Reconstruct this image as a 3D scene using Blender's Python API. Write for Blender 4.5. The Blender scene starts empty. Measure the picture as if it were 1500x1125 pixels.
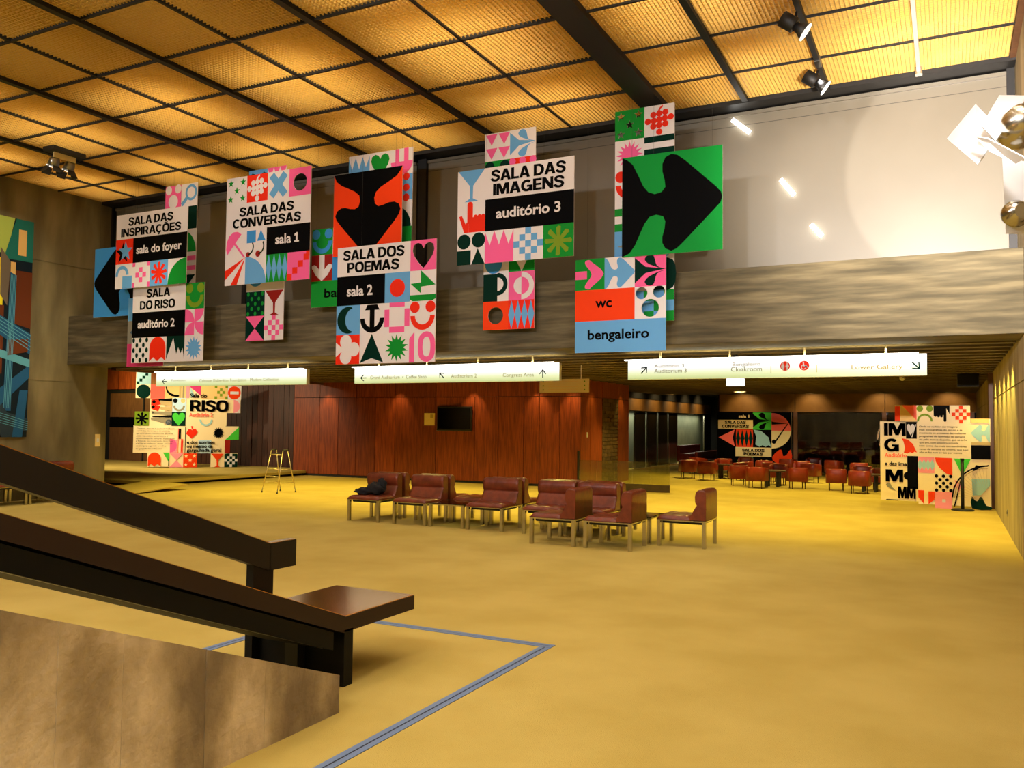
import bpy, bmesh, math, random
from mathutils import Vector, Matrix
from mathutils.geometry import tessellate_polygon
random.seed(7)
S = bpy.context.scene
COL = S.collection
PI = math.pi

# ------------------------------------------------------------------ camera
cam_d = bpy.data.cameras.new('camera'); cam_d.sensor_width = 36.0
cam_d.lens = 1251.4 / 1500 * 36.0; cam_d.clip_start = 0.05; cam_d.clip_end = 200
cam = bpy.data.objects.new('camera', cam_d); COL.objects.link(cam)
Rm = Matrix(((0.89049753, 0.01144925, 0.45484401), (0.45487047, -0.04513168, -0.88941328), (0.01034476, 0.99891543, -0.04539758)))
cam.matrix_world = Matrix.Translation((0, 0, 1.6)) @ Rm.to_4x4()
S.camera = cam

# ------------------------------------------------------------------ world and exposure
w = bpy.data.worlds.new('world'); S.world = w; w.use_nodes = True
w.node_tree.nodes['Background'].inputs[0].default_value = (0.9, 0.75, 0.5, 1)
w.node_tree.nodes['Background'].inputs[1].default_value = 0.0
S.view_settings.view_transform = 'Standard'; S.view_settings.look = 'None'
S.view_settings.exposure = 0.0; S.view_settings.gamma = 1.0; S.view_settings.use_curve_mapping = False
try:
    S.cycles.use_denoising = True; S.cycles.max_bounces = 6; S.cycles.diffuse_bounces = 4
    S.cycles.glossy_bounces = 3; S.cycles.transparent_max_bounces = 10; S.cycles.sample_clamp_indirect = 6.0
    S.cycles.use_light_tree = True
except Exception: pass

# ------------------------------------------------------------------ lights
CZ = 6.2                                   # height of the luminous ceiling
WARM = (1.0, 0.91, 0.74); HALL = (1.0, 0.965, 0.965); DOWN = (1.0, 0.78, 0.17)
def area(name, loc, sx, sy, power, color, rot=(0, 0, 0), spread=PI):
    d = bpy.data.lights.new(name, 'AREA'); d.shape = 'RECTANGLE'; d.size = sx; d.size_y = sy
    d.energy = power; d.color = color; d.spread = spread
    o = bpy.data.objects.new(name, d); COL.objects.link(o); o.location = loc; o.rotation_euler = rot
    return o
def spot(name, loc, target, power, color, angle=60, blend=0.6, radius=0.04):
    d = bpy.data.lights.new(name, 'SPOT'); d.energy = power; d.color = color
    d.spot_size = math.radians(angle); d.spot_blend = blend; d.shadow_soft_size = radius
    o = bpy.data.objects.new(name, d); COL.objects.link(o); o.location = loc
    o.rotation_euler = (Vector(target) - Vector(loc)).to_track_quat('-Z', 'Y').to_euler()
    return o
BAYS = [(-3.55, -1.45), (-1.35, 0.75), (-6.4, -3.87), (-8.85, -6.5), (-11.3, -8.95), (-13.75, -11.4), (-16.0, -13.85)]
for bi, (xa, xb) in enumerate(BAYS):       # lamps in the plenum above the louvre ceiling
    for k in range(7):                     # one lamp every other row of panels
        y = -3.6 + 2.36 * k + 0.5
        pw = 98
        if k == 4 and bi in (3, 4): pw = 8       # two lamps that are out in the photo
        if k == 3 and bi in (3, 4): pw = 26
        if bi < 2: pw = 100
        area('plenum_lamp', ((xa + xb) / 2, y, 6.72), (xb - xa) * 0.62, 1.7, pw, WARM)
# spotlights of the hall (track spots have housings, the hall spots are bare lights without fixtures)
SPOTS = [((-1.40, 9.45, 5.95), (-3.5, 11.3, 3.6), 90), ((-1.40, 11.1, 5.95), (-0.6, 12.3, 3.0), 60)]
for a, b, p in SPOTS: spot('track_spot_light', a, b, p, HALL, 70)
for x in (-13.0, -9.5, -6.0, -3.0, -0.4):
    spot('hall_spot_light', (x, 1.2, 6.05), (x * 0.96, 11.0, 4.0), 640, HALL, 48, 0.7, 0.12)
spot('hall_spot_light', (0.3, 5.0, 5.9), (-4.5, 11.2, 0.3), 520, HALL, 46, 0.8, 0.1)
area('hall_fill', (-6.0, -1.5, 6.05), 9.0, 2.4, 760, HALL)  # added area light out of view, brightens floor and walls
spot('mural_spot_light', (-10.5, 8.0, 6.0), (-16, 9.2, 3.9), 450, (1, .9, .65), 42, 0.5, 0.08)
spot('wall_fill_spot', (-11.0, 9.6, 6.0), (-16, 10.8, 1.2), 420, (1, .9, .65), 50, 0.8, 0.1)  # added bare spot to brighten the lower left wall, no fixture there
spot('barndoor_beam', (0.22, 4.25, 2.90), (0.35, 12.3, 4.9), 2600, (1.0, 0.90, 0.84), 22, 0.12, 0.03)
spot('barndoor_spill', (0.22, 4.25, 2.90), (0.1, 12.3, 4.7), 8500, (1.0, 0.88, 0.78), 50, 1.0, 0.05)
lp = bpy.data.lights.new('barndoor_fill', 'POINT'); lp.energy = 9; lp.color = (1, .97, .98); lp.shadow_soft_size = .02; lo_ = bpy.data.objects.new('barndoor_fill', lp); COL.objects.link(lo_); lo_.location = (.16, 3.72, 2.92)  # point light added in front of the flaps to whiten them
# recessed downlights of the low hall
DOWNS = [(x, y) for y in (13.9, 17.0, 21.0, 25.5) for x in (-14.6, -11.9, -9.2, -6.5, -3.8, -1.1)
         if not (y > 19 and x < -8)]
for x, y in DOWNS: spot('downlight_beam', (x, y, 2.68), (x, y, 0), 340, DOWN, 125, 0.7, 0.05)
for x in (-16.05, -13.55, -11.2, -9.3, -8.35): spot('wall_washer_beam', (x, 19.32, 2.68), (x, 19.75, 1.5), 36, (1, .7, .3), 66, 0.8, 0.03)
for y in (20.4, 22.6): spot('wall_washer_beam', (-7.8, y, 2.68), (-8.15, y, 1.6), 30, DOWN, 65, 0.8, 0.04)
for x in (-6.5, -4.2, -2.0, 0.0): spot('fascia_beam', (x, 30.3, 2.69), (x, 31.0, 2.1), 30, (1, .7, .3), 100, 0.8, 0.03)
for y in (28.6, 30.6, 32.6, 34.6, 36.6): spot('fascia_beam', (-9.0, y, 2.69), (-9.7, y, 2.2), 34, (1, .7, .3), 120, 0.8, 0.03)
area('gallery_strip_lamp', (-10.0, 33.5, 2.02), 0.15, 11.0, 110, (0.95, 0.95, 0.7))
for x in (-24.0, -21.5, -19.2): spot('platform_beam', (x, 15.6, 3.2), (x * 0.99, 18.8, 0.9), 520, (1, .82, .5), 95, 0.6, 0.05)
spot('platform_beam', (-25.3, 19.3, 2.75), (-25.3, 20.6, 2.6), 60, DOWN, 130, 0.6, 0.05)
spot('booth_beam', (-0.6, 15.2, 2.8), (-0.2, 19.1, 1.2), 150, (1, .82, .45), 60, 0.6, 0.05)
spot('poster_beam', (-6.2, 28.6, 2.82), (-6.2, 31, 1.2), 190, (1, .85, .5), 80, 0.6, 0.04)
for y in (13.6, 14.6, 15.7, 17.0, 18.5): spot('wall_washer_beam', (0.38, y, 2.68), (0.79, y, 1.4), 120, DOWN, 90, 0.8, 0.04)

# ------------------------------------------------------------------ materials
def lin(c): return tuple((v / 255 / 12.92 if v / 255 <= 0.04045 else ((v / 255 + 0.055) / 1.055) ** 2.4) for v in c)
MC = {}
def mat(name, rgb, rough=0.6, metal=0.0, emit=None, es=0.0, coat=0.0, spec=0.5):
    if name in MC: return MC[name]
    m = bpy.data.materials.new(name); m.use_nodes = True; b = m.node_tree.nodes['Principled BSDF']
    b.inputs['Base Color'].default_value = (*lin(rgb), 1); b.inputs['Roughness'].default_value = rough
    b.inputs['Metallic'].default_value = metal; b.inputs['Coat Weight'].default_value = coat
    b.inputs['Specular IOR Level'].default_value = spec
    if emit: b.inputs['Emission Color'].default_value = (*lin(emit), 1); b.inputs['Emission Strength'].default_value = es
    m.diffuse_color = (*lin(rgb), 1); MC[name] = m; return m
def noisy(name, c1, c2, scale=(1, 1, 1), nscale=4, detail=8, rough=0.8, bump=0.0, bscale=None, c3=None, rnd=0.0, rloc=True, metal=0, spec=0.4, lo=0.35, hi=0.65):
    m = mat(name, c1, rough, metal, spec=spec); nt = m.node_tree; b = nt.nodes['Principled BSDF']
    tc = nt.nodes.new('ShaderNodeTexCoord'); mp = nt.nodes.new('ShaderNodeMapping'); mp.inputs['Scale'].default_value = scale
    nt.links.new(tc.outputs['Object'], mp.inputs['Vector'])
    n = nt.nodes.new('ShaderNodeTexNoise'); n.inputs['Scale'].default_value = nscale; n.inputs['Detail'].default_value = detail
    if rnd:
        oi = nt.nodes.new('ShaderNodeObjectInfo'); vm = nt.nodes.new('ShaderNodeVectorMath'); vm.operation = 'SCALE'
        cb = nt.nodes.new('ShaderNodeCombineXYZ')
        for k in range(3): nt.links.new(oi.outputs['Random'], cb.inputs[k])
        nt.links.new(cb.outputs[0], vm.inputs[0]); vm.inputs['Scale'].default_value = 37.0
        
        if rloc: nt.links.new(vm.outputs[0], mp.inputs['Location'])
    nt.links.new(mp.outputs[0], n.inputs['Vector'])
    r = nt.nodes.new('ShaderNodeValToRGB'); r.color_ramp.elements[0].position = lo; r.color_ramp.elements[1].position = hi
    r.color_ramp.elements[0].color = (*lin(c1), 1); r.color_ramp.elements[1].color = (*lin(c2), 1)
    if c3: e = r.color_ramp.elements.new((lo + hi) / 2); e.color = (*lin(c3), 1)
    nt.links.new(n.outputs['Fac'], r.inputs[0]); src = r.outputs[0]
    if rnd:
        hs = nt.nodes.new('ShaderNodeHueSaturation'); mr = nt.nodes.new('ShaderNodeMapRange')
        mr.inputs['To Min'].default_value = 1 - rnd; mr.inputs['To Max'].default_value = 1 + rnd
        nt.links.new(oi.outputs['Random'], mr.inputs['Value']); nt.links.new(mr.outputs[0], hs.inputs['Value'])
        nt.links.new(src, hs.inputs['Color']); src = hs.outputs[0]
    nt.links.new(src, b.inputs['Base Color'])
    if bump:
        n2 = nt.nodes.new('ShaderNodeTexNoise'); n2.inputs['Scale'].default_value = bscale or nscale * 4; n2.inputs['Detail'].default_value = 4
        nt.links.new(tc.outputs['Object'], n2.inputs['Vector'])
        bp = nt.nodes.new('ShaderNodeBump'); bp.inputs['Strength'].default_value = bump; bp.inputs['Distance'].default_value = 0.02
        nt.links.new(n2.outputs['Fac'], bp.inputs['Height']); nt.links.new(bp.outputs[0], b.inputs['Normal'])
    return m
M_carpet = noisy('carpet', (182, 158, 80), (194, 170, 92), nscale=1.2, rough=0.95, bump=0.35, bscale=160, spec=0.1)
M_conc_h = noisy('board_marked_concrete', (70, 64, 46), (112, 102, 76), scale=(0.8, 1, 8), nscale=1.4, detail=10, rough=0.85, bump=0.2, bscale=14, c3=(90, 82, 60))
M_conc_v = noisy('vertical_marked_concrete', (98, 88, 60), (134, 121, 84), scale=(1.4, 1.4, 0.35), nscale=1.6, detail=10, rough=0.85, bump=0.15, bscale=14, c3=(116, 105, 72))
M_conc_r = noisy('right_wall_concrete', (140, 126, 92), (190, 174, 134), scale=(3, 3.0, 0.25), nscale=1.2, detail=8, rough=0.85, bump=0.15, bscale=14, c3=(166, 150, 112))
M_conc_p = noisy('parapet_concrete', (134, 119, 98), (226, 210, 184), scale=(3, 1.5, 0.9), nscale=1.7, detail=14, rough=0.85, bump=0.35, bscale=22, c3=(180, 163, 134), lo=0.36, hi=0.64, rnd=0.03, rloc=False)
M_wood = noisy('red_wood', (112, 45, 18), (148, 68, 28), scale=(9, 9, 0.7), nscale=3, detail=8, rough=0.45, rnd=0.22, spec=0.4)
M_darkwood = noisy('dark_wood', (52, 24, 14), (74, 36, 20), scale=(9, 9, 0.7), nscale=3, rough=0.5, rnd=0.15)
M_doorwood = noisy('brown_door', (96, 62, 36), (112, 74, 44), scale=(5, 5, 1), nscale=3, rough=0.5)
M_brick = noisy('dark_brick', (70, 52, 36), (100, 76, 52), nscale=6, rough=0.9, rnd=0.2)
M_rail = mat('dark_rail_paint', (26, 25, 23), 0.5, spec=0.25); M_plank = mat('brown_plank_paint', (46, 31, 25), 0.5, spec=0.25); M_blackm = mat('matt_black_paint', (7, 7, 7), 0.6, spec=0.2)
M_railtop = mat('gold_sheen_shelf', (226, 170, 92), 0.17, 1.0)  # gold metal colour stands for the golden reflection on a dark top
M_black = mat('black_metal', (16, 15, 14), 0.55)
M_blackg = mat('black_gloss', (8, 8, 9), 0.12, spec=0.6)
M_gold = mat('golden_louvre', (206, 170, 86), 0.4, 0.0)
M_rib = noisy('dark_rib', (70, 58, 32), (96, 80, 46), nscale=3, rough=0.6)
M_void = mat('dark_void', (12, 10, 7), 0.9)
M_chrome = mat('chrome', (190, 185, 170), 0.22, 1.0)
M_steel = mat('satin_steel', (150, 148, 140), 0.35, 1.0)
M_leather = noisy('red_leather', (100, 40, 20), (126, 54, 28), nscale=9, rough=0.33, bump=0.1, bscale=60, spec=0.5)
M_leather2 = noisy('armchair_leather', (118, 34, 20), (138, 44, 28), nscale=6, rough=0.38, spec=0.5)
M_white = mat('white_board', (226, 220, 222), 0.55)
M_whitepaint = mat('white_metal', (225, 222, 218), 0.4)
M_fabric = mat('black_fabric', (18, 18, 22), 0.9)
M_screen = noisy('grey_beige_screen', (112, 106, 92), (120, 114, 100), nscale=0.6, rough=0.32, spec=0.5)
M_strip = mat('blue_grey_strip', (104, 124, 156), 0.6)
M_stripd = mat('dark_strip_edge', (34, 38, 46), 0.6)
M_cream = mat('cream_panel', (236, 210, 140), 0.5)
M_fascia = noisy('ochre_fascia', (126, 88, 40), (142, 102, 48), nscale=2, rough=0.6)
M_grey = noisy('grey_green_wall', (96, 100, 78), (112, 114, 90), nscale=2, rough=0.7)
M_panel = mat('dark_bronze_panel', (46, 38, 24), 0.25, spec=0.6)
M_plastic = mat('white_plastic', (230, 228, 220), 0.5)
M_rubber = mat('grey_rubber', (60, 58, 54), 0.8)
M_brass = mat('pale_metal_tube', (214, 196, 150), 0.3, 0.8)
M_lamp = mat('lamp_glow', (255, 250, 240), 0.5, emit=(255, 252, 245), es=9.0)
M_exit = mat('exit_glow', (240, 240, 255), 0.5, emit=(236, 234, 255), es=1.6)
def glass(name, tint, refl=1.0):
    m = bpy.data.materials.new(name); m.use_nodes = True; nt = m.node_tree; nt.nodes.clear()
    o = nt.nodes.new('ShaderNodeOutputMaterial'); mx = nt.nodes.new('ShaderNodeMixShader'); t = nt.nodes.new('ShaderNodeBsdfTransparent')
    g = nt.nodes.new('ShaderNodeBsdfGlossy'); f = nt.nodes.new('ShaderNodeFresnel'); f.inputs['IOR'].default_value = 1.6
    t.inputs[0].default_value = (*tint, 1); g.inputs['Roughness'].default_value = 0.02; g.inputs[0].default_value = (refl, refl, refl, 1)
    nt.links.new(f.outputs[0], mx.inputs[0]); nt.links.new(t.outputs[0], mx.inputs[1]); nt.links.new(g.outputs[0], mx.inputs[2])
    nt.links.new(mx.outputs[0], o.inputs[0]); return m
M_glass = glass('rail_glass', (0.80, 0.80, 0.55)); M_pane = glass('window_glass', (0.7, 0.7, 0.7)); M_tglass = glass('table_glass', (0.72, 0.8, 0.55))
def lightbox_mat():
    # back-lit acrylic: the tube runs along the top of the box, so it glows strongest there
    m = mat('lightbox_acrylic', (230, 232, 200), 0.5); nt = m.node_tree; b = nt.nodes['Principled BSDF']
    tc = nt.nodes.new('ShaderNodeTexCoord'); sp = nt.nodes.new('ShaderNodeSeparateXYZ'); nt.links.new(tc.outputs['Generated'], sp.inputs[0])
    r = nt.nodes.new('ShaderNodeValToRGB'); e = r.color_ramp.elements
    e[0].position = 0.0; e[0].color = (0.46, 0.52, 0.20, 1); e[1].position = 0.62; e[1].color = (1.0, 1.0, 0.98, 1)
    x = e.new(0.3); x.color = (0.74, 0.80, 0.46, 1)
    nt.links.new(sp.outputs['Z'], r.inputs[0]); nt.links.new(r.outputs[0], b.inputs['Emission Color']); b.inputs['Emission Strength'].default_value = 1.15
    b.inputs['Base Color'].default_value = (.2, .2, .15, 1); return m
M_box = lightbox_mat()

PC = dict(pink=(240, 96, 158), blue=(100, 165, 220), green=(8, 140, 42), red=(232, 42, 12), orange=(238, 62, 4), dkgreen=(4, 42, 32),
          white=(226, 220, 222), black=(2, 2, 3), bigreen=(0, 148, 54), bigblue=(58, 142, 214), darkred=(150, 24, 14), grey=(140, 138, 124),
          cream=(246, 222, 160), salmon=(250, 108, 92), pale=(160, 205, 210), olive=(120, 150, 30), lime=(70, 200, 60), pinkl=(246, 150, 165),
          blue2=(70, 96, 120), rose=(210, 60, 120), tan=(196, 170, 116), steel=(150, 140, 110), gold=(196, 150, 70), lblue=(190, 220, 240), sand=(240, 200, 130), text=(70, 54, 36))
def pm(c): return mat('print_' + c, PC[c], 0.6, spec=0.05 if c in ('black', 'dkgreen') else 0.15)

# ------------------------------------------------------------------ mesh helpers
def link(name, me, parent=None, loc=None, rot=None):
    o = bpy.data.objects.new(name, me); COL.objects.link(o)
    if parent: o.parent = parent
    if loc: o.location = loc
    if rot: o.rotation_euler = rot
    return o
def tag(o, label=None, cat=None, group=None, kind=None):
    if label: o['label'] = label
    if cat: o['category'] = cat
    if group: o['group'] = group
    if kind: o['kind'] = kind
    return o
def thing(name, label, cat, loc=(0, 0, 0), rz=0, group=None):
    o = bpy.data.objects.new(name, None); COL.objects.link(o); o.location = loc; o.rotation_euler = (0, 0, rz); o.empty_display_size = 0.1
    return tag(o, label, cat, group)
def struct(name, kind='structure', loc=(0, 0, 0)):
    o = bpy.data.objects.new(name, None); COL.objects.link(o); o.location = loc; return tag(o, kind=kind)
class MB:
    def __init__(s): s.bm = bmesh.new()
    def box(s, a, b, mi=0, bev=0.0, M=None):
        x0, y0, z0 = a; x1, y1, z1 = b
        v = [s.bm.verts.new(p) for p in ((x0, y0, z0), (x1, y0, z0), (x1, y1, z0), (x0, y1, z0), (x0, y0, z1), (x1, y0, z1), (x1, y1, z1), (x0, y1, z1))]
        fs = [s.bm.faces.new([v[i] for i in f]) for f in ((0, 3, 2, 1), (4, 5, 6, 7), (0, 1, 5, 4), (1, 2, 6, 5), (2, 3, 7, 6), (3, 0, 4, 7))]
        for f in fs: f.material_index = mi
        if bev:
            es = {e for f in fs for e in f.edges}
            r = bmesh.ops.bevel(s.bm, geom=list(es), offset=bev, segments=2, affect='EDGES', profile=0.5)
            v = list({q for f in r['faces'] for q in f.verts} | set(q for q in v if q.is_valid))
        if M: bmesh.ops.transform(s.bm, matrix=M, verts=[q for q in v if q.is_valid])
        return s
    def loft(s, rings, closed=True, cap=True, mi=0, smooth=True):
        R = [[s.bm.verts.new(p) for p in r] for r in rings]; n = len(R[0])
        for a, b in zip(R, R[1:]):
            for i in range(n if closed else n - 1):
                j = (i + 1) % n; f = s.bm.faces.new((a[i], a[j], b[j], b[i])); f.smooth = smooth; f.material_index = mi
        if cap and closed:
            for q, r in ((0, R[0][::-1]), (1, R[-1])):
                f = s.bm.faces.new(r); f.material_index = mi
        return s
    def tube(s, pts, r, n=10, mi=0):
        pts = [Vector(p) for p in pts]; rings = []
        for i, p in enumerate(pts):
            d = (pts[min(i + 1, len(pts) - 1)] - pts[max(i - 1, 0)]).normalized()
            u = d.cross(Vector((0, 0, 1)))
            if u.length < 1e-3: u = Vector((1, 0, 0))
            u.normalize(); v = d.cross(u); rr = r[i] if isinstance(r, (list, tuple)) else r
            rings.append([p + rr * (math.cos(2 * PI * k / n) * u + math.sin(2 * PI * k / n) * v) for k in range(n)])
        return s.loft(rings, mi=mi)
    def extr(s, loop, a, b, axis='x', mi=0, smooth=False):
        def P(q, t): return {'x': (t, q[0], q[1]), 'y': (q[0], t, q[1]), 'z': (q[0], q[1], t)}[axis]
        return s.loft([[P(q, a) for q in loop], [P(q, b) for q in loop]], mi=mi, smooth=smooth)
    def mesh(s, name, mats):
        bmesh.ops.recalc_face_normals(s.bm, faces=s.bm.faces[:])
        me = bpy.data.meshes.new(name); s.bm.to_mesh(me); s.bm.free()
        for m in (mats if isinstance(mats, (list, tuple)) else [mats]): me.materials.append(m)
        return me
    def obj(s, name, mats, parent=None, loc=None, rot=None): return link(name, s.mesh(name, mats), parent, loc, rot)
def box(name, a, b, m, parent=None, bev=0.0): return MB().box(a, b, bev=bev).obj(name, m, parent)
def copy_tree(o, parent=None):
    c = o.copy(); COL.objects.link(c)
    if parent: c.parent = parent
    for ch in list(o.children): copy_tree(ch, c)
    return c

# ------------------------------------------------------------------ flat print helpers (u right, y up)
def circ(cx, cy, r, n=28, ry=None, a0=0, a1=2 * PI):
    full = abs(a1 - a0 - 2 * PI) < 1e-6; k = n if full else n + 1
    return [(cx + r * math.cos(a0 + (a1 - a0) * i / n), cy + (ry or r) * math.sin(a0 + (a1 - a0) * i / n)) for i in range(k)]
def ring(cx, cy, ro, ri, a0=0, a1=2 * PI, n=24): return circ(cx, cy, ro, n, a0=a0, a1=a1 - 1e-4) + circ(cx, cy, ri, n, a0=a0, a1=a1 - 1e-4)[::-1]
def rect(x0, y0, x1, y1): return [(x0, y0), (x1, y0), (x1, y1), (x0, y1)]
def star(cx, cy, r, n=5, k=0.42, a=PI / 2): return [(cx + (r if i % 2 == 0 else r * k) * math.cos(a + PI * i / n), cy + (r if i % 2 == 0 else r * k) * math.sin(a + PI * i / n)) for i in range(2 * n)]
def smooth(pts, n=4):
    out = []; N = len(pts)
    for i in range(N):
        p0, p1, p2, p3 = (Vector(pts[(i + j) % N]) for j in (-1, 0, 1, 2))
        for k in range(n):
            t = k / n; q = 0.5 * ((2 * p1) + (p2 - p0) * t + (2 * p0 - 5 * p1 + 4 * p2 - p3) * t * t + (3 * p1 - p0 - 3 * p2 + p3) * t ** 3); out.append((q.x, q.y))
    return out
def heart(cx=0.5, cy=0.5, s=1.0):
    P = [(0, 0.24), (0.08, 0.38), (0.24, 0.44), (0.40, 0.36), (0.45, 0.18), (0.38, -0.02), (0.2, -0.26), (0, -0.47)]
    L = P + [(-x, y) for x, y in P[-2:0:-1]]
    return [(cx + x * s, cy + y * s) for x, y in L]
ARROW = [(0, .0), (.05, .026), (.11, .08), (.17, .20), (.217, .306), (.27, .373), (.337, .40), (.405, .387), (.443, .34), (.435, .27), (.413, .186), (.413, .11), (.443, .047), (.503, .022), (.563, .04),
         (.639, .102), (.804, .263), (.94, .395), (.985, .45), (.997, .50), (.98, .55), (.93, .60), (.744, .78), (.623, .897), (.556, .955), (.503, .975), (.443, .945), (.413, .888), (.413, .828), (.435, .75),
         (.443, .68), (.42, .628), (.352, .606), (.285, .62), (.232, .687), (.187, .78), (.14, .885), (.08, .965), (0, 1.0)]
def arrow(rot=0, s=1.0):
    L = [(x, 1 - y) for x, y in ARROW]
    for _ in range(rot): L = [(1 - y, x) for x, y in L]          # quarter turns counter-clockwise
    return [(0.5 + (x - .5) * s, 0.5 + (y - .5) * s) for x, y in L]
def petal(pts): return smooth(pts, 3)
def rotp(L, a, cx=.5, cy=.5): return [(cx + (x - cx) * math.cos(a) - (y - cy) * math.sin(a), cy + (x - cx) * math.sin(a) + (y - cy) * math.cos(a)) for x, y in L]
def checker(c, n=5, keep=None):
    out = []
    for i in range(n):
        for j in range(n):
            if (i + j) % 2 == (n // 2) % 2 if n % 2 else (i + j) % 2 == 0:
                if keep is None or keep(i, j, n): out.append((c, [rect(i / n, j / n, (i + 1) / n, (j + 1) / n)]))
    return out
dia = lambda i, j, n: abs(i - n // 2) + abs(j - n // 2) <= n // 2
def T_stars(c): return [(c, [star(x, y, .15)]) for x, y in ((.2, .8), (.8, .8), (.5, .5), (.2, .2), (.8, .2))]
def T_grape(c):
    L = [(c, [circ(x, y, .105, 14)]) for x, y in ((.3, .7), (.5, .72), (.7, .74), (.12, .5), (.32, .5), (.5, .52), (.68, .54), (.88, .56), (.3, .32), (.5, .34), (.7, .36), (.5, .12))]
    return L + [(c, [[(.44, .8), (.52, .92), (.62, .99), (.62, .92), (.55, .87), (.5, .78)]])]
def T_x(c): return [(c, [rotp(rect(.36, .0, .64, 1), .7)]), (c, [rotp(rect(.36, .0, .64, 1), -.7)])]
def T_burst(c, n=16, r=.46, k=.58, cx=.5, cy=.5): return [(c, [star(cx, cy, r, n, k)])]
def T_sun(c, n=9):
    L = [(c, [circ(.5, .5, .16, 16)])]
    for i in range(n): L.append((c, [rotp([(.46, .55), (.43, .9), (.5, .95), (.58, .93), (.56, .55)], 2 * PI * i / n)]))
    return L
def T_heart(c): return [(c, [heart(s=.96)])]
def T_teeth(c, top=.55): return [(c, [[(0, 0), (1, 0), (1, 1), (.83, top), (.66, 1), (.5, top), (.33, 1), (.17, top), (0, 1)]])]
def T_glass(c): return [(c, [[(.02, 1), (.98, 1), (.56, .5), (.55, .1), (.75, .0), (.25, .0), (.45, .1), (.44, .5)]])]
def T_diam(c, n=4): return [(c, [[((i + .5) / n - .5 / n, .5), ((i + .5) / n, 1), ((i + .5) / n + .5 / n, .5), ((i + .5) / n, 0)]]) for i in range(n)]
def T_stairs(c, n=4): return [(c, [rect((i + .0) / n - .02, i / n * .9 - .0, (i + 1) / n - .04, i / n * .9 + .23)]) for i in range(n)]
def T_hour(c): return [(c, [[(0, 1), (1, 1), (.5, .5)]]), (c, [[(0, 0), (1, 0), (.5, .5)]])]
def T_smile(c, up=True):
    e = [(c, [circ(.2, .8 if up else .8, .19, 18)]), (c, [circ(.8, .8, .19, 18)])]
    return e + ([(c, [ring(.5, .52, .47, .29, PI, 2 * PI)])] if up else [(c, [ring(.5, .06, .47, .3, 0, PI)])])
def T_flower(c): return [(c, [smooth([(.08, .08), (.3, .45), (.08, .92), (.5, .72), (.92, .92), (.7, .5), (.92, .08), (.5, .28)], 3)])]
def T_pinwheel(c): return [(c, [[q] + circ(*q, .5, 10, a0=a, a1=a + PI / 2)]) for q, a in (((.0, .5), 0), ((.5, 1.), -PI / 2), ((1., .5), PI), ((.5, 0), PI / 2))]
def T_petals(c):
    return [(c, [smooth([(0, .92), (.35, .62), (1, .52), (.35, .42), (0, .12)], 1)]),
            (c, [petal([(.98, .52), (.72, .62), (.62, .92), (.45, .98), (.32, .86), (.42, .72), (.62, .62), (.78, .56)])]),
            (c, [petal([(.98, .48), (.72, .38), (.62, .08), (.45, .02), (.32, .14), (.42, .28), (.62, .38), (.78, .44)])])]
def T_clover(c): return [(c, [circ(.42, .76, .24)]), (c, [circ(.42, .24, .24)]), (c, [circ(.76, .5, .24)]), (c, [rect(.25, .4, .62, .6)]), (c, [[(0, .75), (.35, .5), (0, .25)]])]
def T_pluck(c): return [(c, [rect(0, .36, .4, .62)]), (c, [smooth([(.34, .93), (.46, .97), (.56, .9), (.97, .5), (.56, .1), (.46, .03), (.34, .07), (.36, .2), (.56, .5), (.36, .8)], 3)])]
def T_hand(c):
    L = [(c, [rect(.42, .02, 1, .5)]), (c, [rect(.36, .3, .56, .92)]), (c, [circ(.46, .9, .1, 14)])]
    L += [(c, [circ(x, .5, .075, 12)]) for x in (.66, .8, .93)]
    return L + [(c, [[(.06, .55), (.16, .58), (.3, .3), (.42, .42), (.42, .02), (.25, .02)]])]
def T_dots(c, r=.075):
    return [(c, [circ(x, y, r, 12, ry=r * 1.25)]) for j, y in enumerate((.1, .3, .5, .7, .9)) for x in ((.12, .5, .88) if j % 2 == 0 else (.31, .69))]
def T_bolt(c): return [(c, [[(.42, 1), (.98, .5), (.42, .46), (.42, .25), (.02, .58), (.42, .6)]]), (c, [rect(0, .06, 1, .2)]), (c, [[(0, .06), (1, .06), (.88, 0), (.12, 0)]])]
def T_moon(c): return [(c, [[(.5 + .46 * math.cos(a), .5 + .46 * math.sin(a)) for a in [math.radians(70 + 220 * i / 20) for i in range(21)]] + [(.74 + .36 * math.cos(a), .5 + .4 * math.sin(a)) for a in [math.radians(260 - 160 * i / 16) for i in range(17)]]])]
def T_anchor(c): return [(c, [rect(.4, .1, .6, .85)]), (c, [ring(.5, .52, .49, .31, PI, 2 * PI)]), (c, [[(.2, .8), (.8, .8), (.7, .98), (.3, .98)]])]
def T_sq(c): return [(c, [rect(.2, .85, .8, 1)]), (c, [rect(.2, 0, .8, .2)]), (c, [rect(0, .2, .2, .78)]), (c, [rect(.8, .2, 1, .78)])]
def T_A(c): return [(c, [[(.5, 1), (.98, .02), (.5, .18), (.02, .02)]])]
def T_ten(c): return [(c, [[(0, 0), (.2, 0), (.2, 1), (0, .78)]]), (c, [smooth([(.34, .5), (.4, .85), (.67, 1), (.94, .85), (1, .5), (.94, .15), (.67, .0), (.4, .15)], 3), smooth([(.52, .5), (.56, .75), (.67, .82), (.78, .75), (.82, .5), (.78, .25), (.67, .18), (.56, .25)], 3)])]
def T_dino(c): return [(c, [circ(.25, .74, .24, 20)]), (c, [circ(.77, .76, .24, 20)]), (c, [rect(0, 0, .5, .46)]), (c, [[(.52, 0), (.75, .5), (1, 0)]])]
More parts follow.
